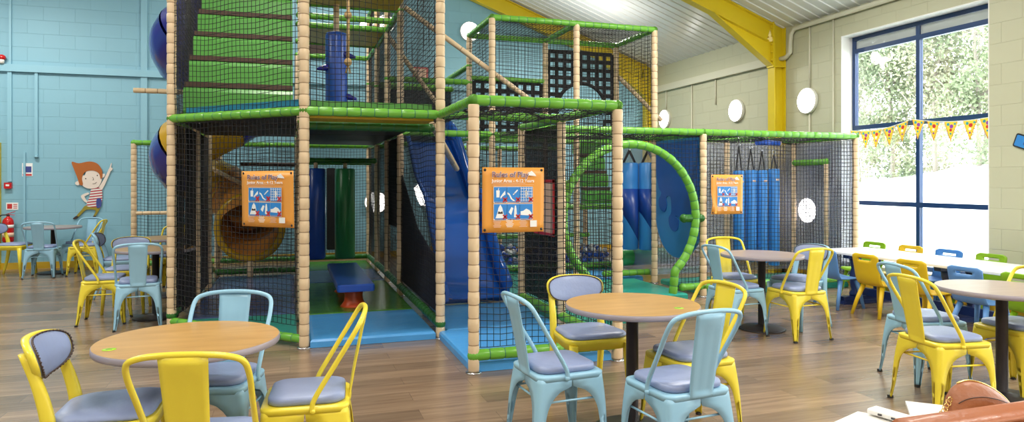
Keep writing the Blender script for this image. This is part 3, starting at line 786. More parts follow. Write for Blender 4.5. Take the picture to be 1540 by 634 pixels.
# diagonal braces
for p, q in (((1.40, 8.80, 3.71), (3.15, 8.80, 2.56)), ((1.34, 9.9, 3.56), (2.10, 9.9, 2.55)), ((5.02, 9.9, 3.14), (5.80, 9.9, 2.46)), ((1.40, 7.0, 2.06), (2.0, 8.4, 1.62))):
    rail(p, q, .035, m='cream_pad', t='cream_tie', pitch=.3, ends=False)
# entrance hoop
HC = Vector((3.97, GY[3]-.03, 1.02)); HR = .90
A0 = D(-48); hp = [HC+Vector((HR*math.cos(a), 0, HR*math.sin(a))) for a in [A0+(PI-2*A0)*k/60 for k in range(61)]]
hp = [Vector((hp[0].x-.03, HC.y, .05))]+hp+[Vector((hp[-1].x+.03, HC.y, .05))]
part(padded(MB(), hp, .052, .115), 'entrance_hoop', ('green_pad', 'green_tie'))
# nets
inhoop = lambda p: (p.x-HC.x)**2+(p.z-HC.z)**2 < (HR-.03)**2 or (p.z < .4 and abs(p.x-HC.x) < .57)
LO = .19; UP = DK-.05
gnet('b3', 'c2', LO, UP, seed=1); gnet('b3', 'c2', DK+.04, HI, seed=2); gnet('c2', 'd2', DK+.04, HI, seed=3)
gnet('d1', 'e1', LO, UP, seed=4); gnet('e1', 'e2', LO, UP, seed=5); gnet('e2', 'e3', LO, UP, seed=6)
gnet('e3', 'g3', .1, UP, seed=7, hole=inhoop); gnet('g3', 'i3', LO, UP, seed=8); gnet('i3', 'i4', LO, UP, seed=9)
gnet('d2', 'd4', LO, UP, seed=10); gnet('d4', 'd7', LO, UP, seed=11); gnet('c2', 'c4', LO, UP, seed=12); gnet('b3', 'b6', LO, UP, seed=13)
gnet('d2', 'd4', DK+.04, HI, seed=14); gnet('d4', 'd7', DK+.04, HI, seed=15); gnet('b3', 'b5', DK+.04, HI, seed=16)
gnet('b7', 'd7', LO, UP, seed=17); gnet('a7', 'b7', LO, UP, seed=18); gnet('c7', 'd7', DK+.05, TOP, seed=19); gnet('d7', 'e7', DK, 3.2, seed=20); gnet('d5', 'e5', DK, 2.95, seed=21); gnet('e5', 'e7', DK, 3.2, seed=22)
gnet('e4', 'g4', DK+.04, TOP, seed=23); gnet('e5', 'g5', DK+.04, TOP, seed=24); gnet('g4', 'g5', DK, TOP, seed=25); gnet('e4', 'e5', DK, TOP, seed=26)
net(V('e4', TOP), V('g4', TOP), V('g5', TOP), V('e5', TOP), seed=27); net(V('d1', DK-.02), V('e1', DK-.02), V('e2', DK-.02), V('d2', DK-.02), seed=28, wob=.02)
net(V('g3', DK-.02), V('i3', DK-.02), V('i4', DK-.02), V('g4', DK-.02), seed=29, wob=.02); net(V('e3', DK-.02), V('g3', DK-.02), V('g4', DK-.02), V('e4', DK-.02), seed=30, wob=.02)
gnet('g4', 'i4', LO, UP, seed=31); gnet('d7', 'g7', LO, UP, seed=32); gnet('e5', 'f5', .9, UP, seed=33); gnet('e3', 'e5', LO, UP, seed=34)
net((-1.0, 10.83, LO), (GX['c'], 10.83, LO), (GX['c'], 10.83, UP), (-1.0, 10.83, UP), seed=35, hole=lambda p: (p.x+.55)**2+(p.z-.80)**2 < .46**2)
# windbreak fabric panels
fabric([(-1.06, 8.0, .1), (-1.04, 8.70, .1), (-1.04, 8.70, UP), (-1.06, 8.0, UP)], 'mesh_dark'); fabric([(-1.12, 7.56, .1), (-1.07, 7.97, .1), (-1.07, 7.97, UP), (-1.12, 7.56, UP)], 'mesh_black')
fabric([(-1.04, 8.78, .1), (-1.04, 9.9, .1), (-1.04, 9.9, UP), (-1.04, 8.78, UP)], 'mesh_dark')
fabric([(1.36, 6.33, .2), (1.36, 8.69, .2), (1.36, 8.69, 1.55), (1.36, 7.6, .95), (1.36, 6.9, .78), (1.36, 6.33, .72)], 'mesh_navy')
fabric([(1.36, 8.8, .85), (1.36, 9.9, .85), (1.36, 9.9, UP), (1.36, 8.8, UP)], 'mesh_dark')
fabric([(2.58, 6.34, .2), (2.58, 7.46, .2), (2.58, 7.46, UP), (2.58, 6.34, UP)], 'mesh_black')
gfab('g4', 'i4', .12, UP, 'mesh_haze'); gfab('i3', 'i4', .12, UP, 'mesh_haze'); gfab('g4', 'g5', .1, UP, 'mesh_haze')
gfab('d6', 'e6', DK, 3.0, 'mesh_black')
# decks
def deck(x0, x1, y0, y1, z, m='deck', name='deck_panel'):
    return part(MB().box(((x0+x1)/2, (y0+y1)/2, z), (x1-x0, y1-y0, .05)), name, m)
deck(GX['b']+.1, GX['c']-.05, 7.56, 9.5, DK-.01); deck(GX['c']+.05, GX['d']-.05, 6.86, 8.70, DK-.02); deck(GX['c']+.05, GX['d']-.05, 8.76, GY[6], DK-.02)
part(MB().add([(GX['b']+.1, 7.54, DK+.03), (GX['c']-.06, 6.36, DK+.03), (GX['c']-.06, 7.54, DK+.03), (GX['b']+.1, 7.54, DK-.03), (GX['c']-.06, 6.36, DK-.03), (GX['c']-.06, 7.54, DK-.03)], [(0, 1, 2), (5, 4, 3), (0, 3, 4, 1), (1, 4, 5, 2), (2, 5, 3, 0)]), 'deck_panel', 'deck')
fabric([(GX['b']+.16, 7.46, DK+.04), (GX['c']-.02, 6.36, DK+.04), (GX['c']-.02, 6.36, DK+.105), (GX['b']+.16, 7.46, DK+.105)], 'kick_blue', 'kick_pad', .05)
part(MB().box(((GX['c']+GX['d'])/2, 6.42, DK+.06), (1.10, .05, .09)), 'kick_pad', 'step_green')
deck(GX['c']+.05, GX['d']-.05, 6.36, 6.74, DK-.03, 'deck_yellow'); deck(GX['c']+.05, GX['d']-.05, 7.56, 8.68, TOP+.0, 'deck_yellow'); deck(GX['c']+.05, GX['d']-.05, 10.0, 11.1, TOP, 'deck_yellow')
deck(GX['f']+.05, GX['g']-.05, 10.0, 11.12, 1.06)
# webbing lattice screens in the tower
def lattice(x0, x1, y, z0, z1, arch=None):
    b = MB(); w = .062; n = max(3, round((x1-x0)/.135)); m = max(3, round((z1-z0)/.135))
    def keep(x, z): return not arch or (x-arch[0])**2+(z-arch[1])**2 > arch[2]**2
    for i in range(n+1):
        x = x0+(x1-x0)*i/n; z = z0
        while z < z1-1e-6:
            zz = min(z1, z+.05)
            if keep(x, (z+zz)/2): b.box((x, y, (z+zz)/2), (w, .006, zz-z))
            z = zz
    for j in range(m+1):
        z = z0+(z1-z0)*j/m; x = x0
        while x < x1-1e-6:
            xx = min(x1, x+.05)
            if keep((x+xx)/2, z): b.box(((x+xx)/2, y+.007, z), (xx-x, .006, w))
            x = xx
    if arch:
        pts = [(arch[0]+arch[2]*math.cos(a), y+.004, arch[1]+arch[2]*math.sin(a)) for a in [PI*k/24 for k in range(25)]]
        b.tube(pts, .03, 6, flat=.4)
    return part(b, 'webbing_screen', 'strap')
lattice(3.84, 4.94, GY[5]+.02, 2.16, 3.5, (4.41, 2.60, .42)); lattice(2.64, 3.72, GY[5]+.02, 2.16, 2.98)

# ------------------------------------------------------------------ loose soft-play pieces
def floor_pad(x0, x1, y0, y1, m, label, h=.075):
    b = MB(); rows = []
    for k, z in ((0, .002), (0, h*.7), (.012, h*.95), (.035, h)):
        rows.append([(x0+k, y0+k, z), (x1-k, y0+k, z), (x1-k, y1-k, z), (x0+k, y1-k, z)])
    o = b.rings(rows, sm=False).build('floor_mat', m); return tag(o, label, 'mat', 'padded floor mats')
cx0, cx1 = GX['c']+.05, GX['d']-.05
floor_pad(cx0, cx1, 6.26, 7.45, 'mat_blue', 'sky blue floor mat at the mouth of the corridor with the seesaw bench')
floor_pad(cx0, cx1, 7.455, 9.75, 'mat_green', 'green floor mat under the blue padded bench')
floor_pad(cx0, cx1, 9.755, 11.1, 'mat_navy', 'navy floor mat below the hanging blue and green rollers')
floor_pad(cx0, cx1, 11.105, 12.33, 'mat_green', 'green floor mat at the far back of the corridor')
floor_pad(GX['d']-.02, GX['e']-.05, 5.08, 6.29, 'mat_blue', 'sky blue mat behind the large orange sign on the near bay')
floor_pad(GX['d']+.06, GX['e']-.05, 6.30, 7.55, 'mat_blue', 'sky blue mat at the foot of the blue slide')
floor_pad(-1.0, .06, 7.60, 10.80, 'mat_navy', 'dark navy mat inside the net below the yellow-rimmed tube mouth')
b = MB().prism([(-.93, 7.56), (.06, 6.50), (.06, 7.56)], .07, lambda x, y, t: (x, y, .003+t)); tag(b.build('floor_mat', 'mat_teal'), 'teal three-cornered mat behind the slanted net at the left', 'mat', 'padded floor mats')
floor_pad(2.62, 3.55, 6.34, 9.88, 'mat_teal', 'teal mat behind the near bay, in front of the ball pit')
floor_pad(3.56, 4.72, 7.42, 8.82, 'mat_teal', 'teal mat at the sill of the round green hoop')
floor_pad(3.56, 4.94, 8.96, 9.88, 'mat_blue', 'blue mat below the hanging light blue bags behind the hoop')
floor_pad(5.06, 7.38, 7.58, 8.66, 'mat_teal', 'teal mat under the row of four blue hanging bags')

# blue padded rocking bench
e = empty('rocking_bench', (.68, 8.55, .075), 0, 'long blue padded bench on red legs in the entrance corridor', 'bench')
rows = [[(x*k, y*k2, z) for x, y in rrect(.40, 2.05, .03, 3)] for k, k2, z in ((.97, .995, .20), (1, 1, .215), (1, 1, .265), (.94, .99, .28))]
MB().rings(rows, sm=False).build('seat_pad', 'roll_blue', e)
for yy in (-.72, .35):
    MB().lathe([(.15, 0), (.135, .015), (.105, .06), (.098, .12), (.115, .2)], (0, yy, 0), 20).build('leg', 'red_pad', e)
# hanging rollers in the corridor
def roller(x, y, z0, z1, r, m, label):
    e = empty('hanging_roller', (x, y, z0), 0, label, 'roller', 'hanging padded rollers'); h = z1-z0
    MB().lathe([(r*.9, 0), (r, .02), (r*1.01, h*.5), (r, h-.02), (r*.9, h)], n=28).build('roller_pad', m, e)
    MB().lathe([(.03, h), (.03, h+.09)], n=12).build('hanger', 'cream_pad', e)
roller(.37, 10.7, .30, 1.66, .145, 'roll_blue', 'royal blue hanging roller at the back of the corridor'); roller(.80, 10.7, .30, 1.66, .15, 'roll_green', 'bottle green hanging roller at the back of the corridor')
tag(MB().prism(rrect(.14, 1.38, .02, 3), .06, lambda x, y, t: (.66+x, 11.9+t, 1.0+y)).build('padded_board', 'strap'), 'narrow black padded board between the blue and green rollers', 'board')
# climbing bolster with footholds, and knotted rope
e = empty('climbing_bolster', (.54, 8.6, 2.15), 0, 'blue upright bolster with dark footholds on the upper deck', 'bolster')
MB().lathe([(.12, 0), (.13, .02), (.13, 1.08), (.12, 1.12), (.05, 1.14)], n=28).build('bolster_pad', 'roll_blue', e)
MB().lathe([(.035, 1.13), (.035, 1.5)], n=12).build('hanger', 'cream_pad', e)
for a, z in ((-.5, .86), (-.15, .36), (3.5, .70)):
    rows = []
    for k, (d, rr) in enumerate(((.11, .055), (.15, .05), (.2, .035), (.245, .018))):
        c = Vector((math.cos(a)*d, math.sin(a)*d, z-.012*k)); t = Vector((-math.sin(a), math.cos(a), 0))
        rows.append([c+t*math.cos(q)*rr+Vector((0, 0, 1))*math.sin(q)*rr*.8 for q in [2*PI*i/10 for i in range(10)]])
    MB().rings(rows).build('foothold', 'tube_blue', e)
b = MB(); b.tube([(.60, 7.6, TOP), (.603, 7.6, 3.2), (.597, 7.6, 2.72)], .018, 8)
for z in (3.27, 2.76): b.ball((.60, 7.6, z), (.042, .04, .045), 10, 8)
for k in range(6): b.tube([(.60, 7.6, 2.74), (.60+.03*math.cos(k), 7.6+.03*math.sin(k), 2.64)], .006, 5)
tag(b.build('climbing_rope', 'rope'), 'knotted rope hanging beside the blue bolster', 'rope')

# padded stairs
def stairs(name, x0, x1, y0, z0, n, run, rise, label):
    e = empty(name, ((x0+x1)/2, y0, z0), 0, label, 'stairs'); w = (x1-x0)
    for k in range(n):
        zz = k*rise; yy = k*run
        rows = [[(x*1.0, y0_, z) for y0_, z in ((yy, zz+.02), (yy-.012, zz+.05), (yy-.012, zz+rise-.09), (yy+.01, zz+rise-.055), (yy+.05, zz+rise-.04), (yy+run+.02, zz+rise-.04), (yy+run+.02, zz+.02))] for x in (-w/2, -w/2+.03, w/2-.03, w/2)]
        s = MB().rings(rows, sm=False).build('step_pad', 'step_green', e)
        MB().box((0, yy+run/2+.04, zz+rise-.012), (w*.99, run+.02, .05)).build('tread_board', 'step_brown', s)
    return e
stairs('padded_stairs', -1.02, .03, 7.56, DK+.04, 6, .38, .335, 'green padded stairs rising behind the upper net at the left')
stairs('padded_stairs', 4.47, 4.94, 10.0, 1.09, 4, .12, .27, 'smaller green padded stairs seen through the net beside the hoop')

# big wave slide coming towards us
e = empty('wave_slide', (2.02, 8.0, 0), 0, 'big blue wave slide ending at the sky blue mat', 'slide')
pr = bez([(0, 2.9, 2.12), (0, 2.45, 2.08), (0, 1.9, 1.75), (0, 1.35, 1.35), (0, .95, 1.18), (0, .55, .95), (0, .15, .52), (0, -.2, .26), (0, -.55, .19)], 5)
W = .34; rows = []
for p in pr:
    sec = [(-W, .0), (-W*.8, -.02), (0, -.03), (W*.8, -.02), (W, .0)]
    rows.append([(x, p.y, p.z+z) for x, z in sec]+[(x, p.y, p.z+z-.02) for x, z in sec[::-1]])
MB().rings(rows).build('slide_bed', 'slide_blue', e)
for sx in (-1, 1):
    rows = []; hh = .26
    for i, p in enumerate(pr):
        t = i/(len(pr)-1); h = hh+.10*math.sin(t*PI*2.1)**2
        if t > .9: h *= 1-.55*((t-.9)/.1)**2
        low = p.z-.06
        rows.append([(sx*(W-.005), p.y, low), (sx*(W-.005), p.y, p.z+h*.5), (sx*(W+.01), p.y, p.z+h), (sx*(W+.05), p.y, p.z+h+.012), (sx*(W+.075), p.y, p.z+h-.01), (sx*(W+.06), p.y, p.z+h-.05), (sx*(W+.035), p.y, p.z+h*.4), (sx*(W+.035), p.y, low)])
    MB().rings(rows).build('side_wall', 'slide_blue', e)
b = MB(); b.box((0, -.30, .10), (.92, .16, .05)); b.box((-.40, -.05, .2), (.05, .62, .25)); b.box((.40, -.05, .2), (.05, .62, .25)); b.build('base', 'slide_blue', e)

# spiral tube slide
e = empty('tube_slide', (-1.05, 10.6, 0), 0, 'spiral blue and yellow tube slide with a yellow-rimmed mouth low down', 'slide')
pts = []; ccx, ccy, RR = -1.06, 10.86, .46
TW = 3.62*PI
for k in range(91):
    t = k/90; a = TW*(1-t)
    pts.append(Vector((ccx+RR*math.cos(a), ccy+RR*math.sin(a), 1.0+1.58*a/(2*PI))))
pts = [Vector((-.75, 10.1, 4.3))]+pts+[Vector((-.57, 10.72, .86))]
pts = [Vector((p.x+1.05, p.y-10.6, p.z)) for p in pts]
nseg = 9; per = (len(pts)-1)//nseg
for s_ in range(nseg):
    seg = pts[s_*per:(s_+1)*per+1] if s_ < nseg-1 else pts[s_*per:]
    m = len(seg); r_ = [.385]*m
    MB().tube(seg, [.40 if i in (0, m-1) else .385 for i in range(m)], 26, caps=False).build('tube_segment', 'tube_yellow' if s_ in (5, 7) else ('tube_blue' if s_ < nseg-1 else 'amber_glow'), e)
mc = Vector((.50, .03, .80))
ring = [mc+Vector((.44*math.cos(a), 0, .46*math.sin(a))) for a in [2*PI*k/40 for k in range(40)]]
MB().tube(ring, .052, 12, closed=True).build('mouth_ring', 'tube_yellow', e)
b = MB(); rows = []
for y, q in ((0, .43), (.12, .41), (.30, .385), (.55, .36)):
    rows.append([(mc.x+q*math.cos(a), mc.y+y, mc.z+q*math.sin(a)*1.03+y*.5-(.43-q)*.3) for a in [2*PI*k/32 for k in range(32)]])
rows2 = [[(mc.x+(x-mc.x)*.97, y, mc.z+(z-mc.z)*.97) for x, y, z in r_] for r_ in rows]
b.rings(rows+rows2[::-1], closed=True, caps=False, mis=[1, 1, 1, 0, 0, 0, 0, 0]).build('mouth_tube', ('amber_glow', 'tube_blue'), e)
MB().lathe([(.04, .08), (.045, .10), (.045, .31)], (mc.x, mc.y-.02, 0), 14).build('support_post', 'cream_pad', e)

# hanging bags
def bag(x, y, z0, z1, r, two, label, hook, ring=True):
    e = empty('punch_bag', (x, y, z0), 0, label, 'punch bag', 'hanging punch bags'); h = z1-z0
    if two:   # light top, dark band cut on the diagonal, light foot
        n = 32; rows = []; mi = []
        bd = MB()
        for z, rr in ((0, r*.9), (.015, r), (h*.5, r*1.01), (h-.015, r), (h, r*.9)): rows.append([(rr*math.cos(2*PI*k/n), rr*math.sin(2*PI*k/n), z) for k in range(n)])
        bd.rings(rows).build('bag_body', 'bag_light', e)
        lo = [(r*1.018*math.cos(2*PI*k/n), r*1.018*math.sin(2*PI*k/n), h*(.08+.36*(.5-.5*math.cos(2*PI*k/n+.3)))) for k in range(n)]
        hi = [(x_, y_, h*.70) for x_, y_, z_ in lo]
        inn = [(x_*.97, y_*.97, z_) for x_, y_, z_ in hi]; inl = [(x_*.97, y_*.97, z_) for x_, y_, z_ in lo]
        MB().rings([lo, hi, inn, inl], closed=True, caps=False).build('dark_band', 'bag_dark', e)
    else:
        MB().lathe([(r*.9, 0), (r, .015), (r*1.01, h*.5), (r, h-.015), (r*.9, h)], n=24).build('bag_body', 'bag_light', e)
        MB().box((.0, -r-.001, h-.16), (.05, .006, .028)).build('maker_patch', 'print_pale', e)
    b = MB()
    for a in (.3, .3+PI):
        p = Vector((r*.85*math.cos(a), r*.85*math.sin(a), h-.05)); q = Vector((0, 0, hook-.02))
        b.tube([p, Vector((p.x, p.y, h+.01)), q], .020 if two else .012, 6, flat=.25)
    b.build('strap', 'strap', e)
    MB().tube([(.03*math.cos(t), 0, hook+.02+.03*math.sin(t)) for t in [2*PI*k/14 for k in range(14)]], .005, 6, closed=True).build('hook_ring', 'steel', e)
    MB().tube([(0, 0, hook+.05), (0, 0, hook+.12)], .006, 6).build('hook', 'steel', e)
bag(4.79, 9.10, .46, 1.74, .135, True, 'left light blue bag with navy band, half behind the near right post', 1.48); bag(5.02, 8.95, .46, 1.74, .135, True, 'right light blue bag with navy band, hanging inside the green hoop', 1.48)
for k, (x, w) in enumerate(zip((6.19, 6.41, 6.62, 6.85), ('half behind the small orange sign, first of the four blue bags', 'second of the four slim blue bags from the small orange sign', 'third of the four slim blue bags from the small orange sign', 'slim blue hanging bag farthest from the small orange sign'))):
    bag(x, 8.40+.02*k, (.33, .30, .27, .22)[k], (1.62, 1.63, 1.63, 1.65)[k], .080, False, w, 1.66)
b = MB().tube([(6.52, 8.42, 2.04), (6.95, 8.46, 2.04)], .045, 12); o = tag(b.build('hanging_beam', 'roll_blue'), 'short dark blue round beam above the slim blue bags', 'beam'); MB().lathe([(.046, 0), (.046, .01)], n=16).build('end_cap', 'cream_pad', o, loc=(6.94, 8.46, 2.04)).rotation_euler = (0, PI/2, 0)
rl = MB().tube([(4.82, 9.45, .30), (4.85, 9.45, .30), (5.75, 9.45, .30), (5.78, 9.45, .30)], [.10, .13, .13, .10], 24); tag(rl.build('soft_roller', 'roller_green'), 'green lying roller below the light blue bags', 'roller')
# puzzle board hung on the side of the right bay
def pz(): 
    pts = []
    for k in range(49):
        a = PI+PI*k/48; pts.append((8.14+.56*math.cos(a), 1.05+.62*math.sin(a)))
    return pts+[(8.70, 2.04), (7.58, 2.04)]
e = MB().prism([(y, z) for y, z in pz()], .06, lambda y, z, t: (5.0+t, y, z)).build('puzzle_board', 'board_light'); tag(e, 'tall blue board with round lower end and dark puzzle shape beside the hoop', 'board')
pz2 = [(8.66, 2.0), (8.66, 1.62), (8.60, 1.38), (8.52, 1.30), (8.60, 1.20), (8.56, 1.08), (8.44, 1.04), (8.38, 1.14), (8.40, 1.24), (8.28, 1.25), (8.26, 1.05), (8.33, .96), (8.30, .84), (8.20, .78), (8.10, .82), (8.08, .94), (8.14, 1.0), (7.64, 1.02), (7.62, 2.0)]
o = MB().prism([tuple(p)[:2] for p in bez([(y, z, 0) for y, z in pz2], 3)], .012, lambda y, z, t: (4.99+t, y, z)).build('puzzle_panel', 'board_blue', e)
# ball pit: individually countable balls
bp = {m: MB().ball((0, 0, 0), .040, 12, 8).mesh('ball', m) for m in ('ballblue', 'ballwhite')}
rb = random.Random(3); nb = 0; spots = []
for x0, x1, y0, y1, n in ((2.70, 3.62, 10.10, 10.9, 70), (3.86, 4.92, 10.06, 10.8, 130)):
    for k in range(n):
        for _ in range(60):
            x, y = rb.uniform(x0, x1), rb.uniform(y0, y1); lay = rb.choice((0, 0, 1, 1, 2)); z = .20+.075*lay+.04*(y-y0)
            if all((x-a)**2+(y-b2)**2+(z-c)**2 > .079**2 for a, b2, c in spots): break
        else: continue
        spots.append((x, y, z))
        w = rb.random() < .42
        o = bpy.data.objects.new('ball', bp['ballwhite' if w else 'ballblue']); C.objects.link(o); o.location = (x, y, z)
        side = 'under the small green stairs' if x0 > 3.7 else 'behind the blue slide'
        tag(o, ('white' if w else 'blue')+' plastic play ball in the ball pit heap '+side, 'ball', ('white' if w else 'blue')+' ball pit balls '+side)
e = empty('ball_pit', (3.78, 10.45, 0), 0, 'shallow padded ball pit tray behind the teal mat', 'ball pit')
MB().box((0, 0, .07), (2.4, .95, .14)).build('base_pad', 'mat_navy', e)
MB().box((0, -.46, .09), (2.4, .04, .18)).build('front_pad', 'mat_teal', e); MB().box((0, .47, .12), (2.4, .03, .24)).build('back_pad', 'mat_teal', e)
# red edged notice on the side net, seen from behind
e = empty('net_notice', (2.50, 6.62, 1.20), 0, 'pale notice with red edge on the side net right of the large sign', 'notice')
MB().box((0, 0, 0), (.006, .52, .52)).build('panel', 'print_pale', e)
b = MB()
for y, z, w, h in ((0, .27, .58, .03), (0, -.27, .58, .03), (.275, 0, .03, .56), (-.275, 0, .03, .56)): b.box((-.002, y, z), (.012, w, h))
b.build('red_edge', 'print_red', e)

# ------------------------------------------------------------------ orange rules banners
def banner(loc, rz, w, h, label, fold=0.):
    e = empty('rules_banner', loc, rz, label, 'sign', 'orange rules banners'); n = 14
    def yof(x, z): return .004*math.sin(7*x/w+3*z/h)-.008*math.cos(2*PI*x/w)+fold*math.exp(-((x/w+.62+.55*z/h)/.10)**2)*-.035
    rows = []
    for k in range(n+1):
        x = -w/2+w*k/n; zs = [-h/2+h*j/8 for j in range(9)]
        rows.append([(x, yof(x, z)-.002, z) for z in zs]+[(x, yof(x, z)+.002, z) for z in zs[::-1]])
    MB().rings(rows, sm=True).build('banner_sheet', 'orange', e)
    F = lambda x, z: yof(x, z)-.0135
    for sx in (-1, 1):
        for sz in (-1, 1):
            x, z = sx*w*.46, sz*h*.46
            MB().ball((x, yof(x, z)-.002, z), (.011, .006, .011), 10, 6).build('tie', 'black', e)
    pw, ph = w*.205, h*.225
    for i in range(3):
        for j in range(2):
            cx, cz = w*(-.225+.21*i), h*(.085-.262*j); y = -.013
            p = MB().prism(rrect(pw+w*.012, h*.252, .004, 2, 0, -h*.008), .001, lambda x, z, t: (x, t, z)).build('pictogram', 'print_white', e, loc=(cx, y, cz))
            MB().box((0, -.0008, 0), (pw, .0012, ph)).build('field', 'picto', p)
            MB().box((0, -.0008, -h*.122), (pw*.9, .001, h*.010)).build('caption', 'print_ink', p)
            sh = MB(); S_ = pw/2; T = ph/2
            pl = lambda pts: sh.prism([(x*S_, z*T) for x, z in pts], .001, lambda x, z, t: (x, -.0025+t, z))
            if j == 0 and i == 0: pl([(-.65, .55), (-.1, .55), (-.15, -.4), (-.6, -.4)]); pl([(-.4, .55), (-.3, .55), (-.2, .85), (-.3, .85)]); pl([(.0, -.35), (.4, .15), (.75, .5), (.8, .0), (.3, -.3), (.05, -.6)])
            elif j == 0 and i == 1: pl([(-.95, .3), (-.6, .1), (-.2, -.55), (.3, -.9), (.0, -.9), (-.4, -.65), (-.7, -.1), (-.95, .05)]); pl([(.1, .2), (.6, .65), (.75, .55), (.2, .05)]); pl([(-.1, .0), (.25, .25), (.3, .15), (0, -.1)])
            elif j == 0:
                for q in (-.8, -.4, 0, .4, .8): pl([(q-.03, -.95), (q+.03, -.95), (q+.03, .95), (q-.03, .95)]); pl([(-.95, q-.03), (.95, q-.03), (.95, q+.03), (-.95, q+.03)])
                pl([(-.2, .5), (.1, .6), (.25, .1), (.1, -.5), (-.1, -.6), (-.15, 0)])
            elif i == 0: pl([(0, .95), (.3, .5), (.45, -.1), (.7, -.9), (-.75, -.9), (-.45, -.1), (-.3, .5)])
            elif i == 1: pl([(-.75, -.1), (-.3, .6), (.0, .45), (-.35, -.5)]); pl([(.1, -.8), (.55, -.8), (.5, .3), (.4, .8), (.25, .8), (.15, .3)])
            else: pl([(-.9, -.5), (-.9, .0), (-.5, .05), (.0, .35), (.5, .15), (.9, -.3), (.7, -.6)])
            sh.build('white_figure', 'print_white', p)
            if j == 1 and i == 0: MB().prism([(-.4*S_, -.3*T), (.4*S_, -.3*T), (.3*S_, .05*T), (0, -.1*T), (-.3*S_, .05*T)], .001, lambda x, z, t: (x, -.0042+t, z)).build('dark_mark', 'outline', p)
            b = MB(); s_ = pw*.18
            for a in (PI/4, -PI/4): b.box((pw*.36, -.004, -ph*.36), (s_*2.4, .0012, s_*.6), rot=Matrix.Rotation(a, 3, 'Y'))
            b.build('red_cross', 'print_red', p)
    xs = w/.5; tx = -w*.36
    text('heading_rim', 'Rules of Play', .058*h/.5, 'print_white', e, (tx+.0, -.0142, h*.352), xs=xs, bold=.0022)
    text('heading', 'Rules of Play', .058*h/.5, 'print_plum', e, (tx, -.0155, h*.352), xs=xs, bold=.0006)
    text('subheading', 'Junior Area - 4-12 Years', .0345*h/.5, 'print_white', e, (tx, -.0145, h*.272), xs=xs, bold=.0005)
    b = MB(); b.box((-w*.09, -.0135, h*.258), (w*.54, .001, h*.007)); b.box((-w*.02, -.0135, h*.232), (w*.68, .001, h*.004)); b.box((-w*.12, -.0135, h*.215), (w*.46, .001, h*.004)); b.build('underline', 'print_pale', e)
    for i, (x0, n_) in enumerate(((-.34, 5), (-.14, 5), (.08, 5))):
        b = MB()
        for k in range(n_): b.box((w*(x0+.065+.0), -.0135, h*(-.325-.022*k)), (w*(.13-.02*((k*7+i) % 3)), .001, h*.009))
        b.build('small_print', 'print_pale' if i != 1 else 'print_white', e)
    b = MB(); b.prism([(-.06, -.02), (.07, -.035), (.05, .0), (.03, .02), (.0, .05), (-.03, .03), (-.06, .02)], .001, lambda x, z, t: (w*.285+x*w*1.1, -.0145+t, h*.40+z*h)); b.build('logo', 'print_white', e)
    # plain white box where the printed code stands in the photograph
    MB().box((w*.315, -.0135, -h*.37), (w*.11, .001, h*.10)).build('white_box', 'print_white', e)
    return e
banner((1.645, 5.015, 1.325), 0, .50, .50, 'orange rules sign on the near bay, largest of the three')
dv = Vector((-1.24, 1.22)).normalized(); nv = Vector((-dv.y, dv.x)); bc = Vector((.10, 6.28))+dv*.355
banner((bc.x-.045, bc.y-.045, 1.31), math.atan2(-dv.y, -dv.x), .63, .50, 'orange rules sign on the slanted net at the left')
banner((5.31, 7.44, 1.30), 0, .47, .50, 'orange rules sign farthest right, before the four slim blue bags', 1.)

# ------------------------------------------------------------------ things on the walls
YW = YB-.001
# painted plywood cut-out of a pointing boy (generic)
e = empty('boy_cutout', (-3.25, YB-.02, 1.29), 0, 'flat painted cut-out of a ginger boy in striped shirt pointing up, on the blue wall', 'wall decoration')
def cut(pts, y, m, name, sub=4, par=e):
    q = [tuple(p)[:2] for p in bez([(a, b_, 0) for a, b_ in pts], sub, True)]
    return MB().prism(q, .010, lambda x, z, t: (x, y+t, z)).build(name, m, par)
cut([(.12, .05), (.20, .20), (.26, .33), (.30, .42), (.33, .40), (.29, .28), (.22, .10), (.16, .0)], -.002, 'skin', 'raised_arm')
cut([(.285, .39), (.31, .45), (.335, .53), (.345, .52), (.335, .45), (.36, .44), (.35, .40), (.32, .38)], -.004, 'skin', 'pointing_hand')
cut([(-.05, -.02), (-.16, -.08), (-.10, -.19), (-.02, -.22), (-.07, -.16), (-.10, -.09), (-.03, -.05)], -.002, 'skin', 'bent_arm')
cut([(.02, .06), (.16, .06), (.19, -.05), (.15, -.27), (-.06, -.27), (-.02, -.1)], -.006, 'stripe', 'shirt')
cut([(.10, -.14), (.17, -.14), (.17, -.28), (.10, -.30)], -.010, 'print_ink', 'satchel')
cut([(-.07, -.255), (.15, -.26), (.14, -.34), (.09, -.44), (.06, -.47), (.045, -.45), (.08, -.36), (.0, -.335), (-.09, -.35), (-.20, -.47), (-.235, -.455), (-.15, -.34)], -.004, 'olive', 'trousers')
cut([(-.235, -.45), (-.20, -.47), (-.26, -.51), (-.29, -.50)], -.006, 'outline', 'shoe'); cut([(.045, -.455), (.08, -.455), (.075, -.50), (.03, -.49)], -.006, 'outline', 'shoe')
hd = cut([(-.10, .30), (-.19, .33), (-.15, .14), (-.05, .06), (.10, .07), (.17, .17), (.18, .30), (.08, .42), (-.05, .42)], -.010, 'skin', 'head')
cut([(-.25, .17), (-.19, .20), (-.19, .12), (-.24, .13)], -.006, 'skin', 'ear'); cut([(.17, .32), (.23, .33), (.22, .27), (.17, .26)], -.006, 'skin', 'ear')
cut([(-.125, .13), (-.175, .13), (-.215, .26), (-.27, .42), (-.305, .55), (-.19, .525), (-.02, .56), (.11, .52), (.185, .40), (.19, .27), (.165, .24), (.14, .33), (.07, .385), (-.05, .385), (-.115, .33), (-.14, .24)], -.016, 'hair', 'hair')
e.scale = (.92, 1, .92)
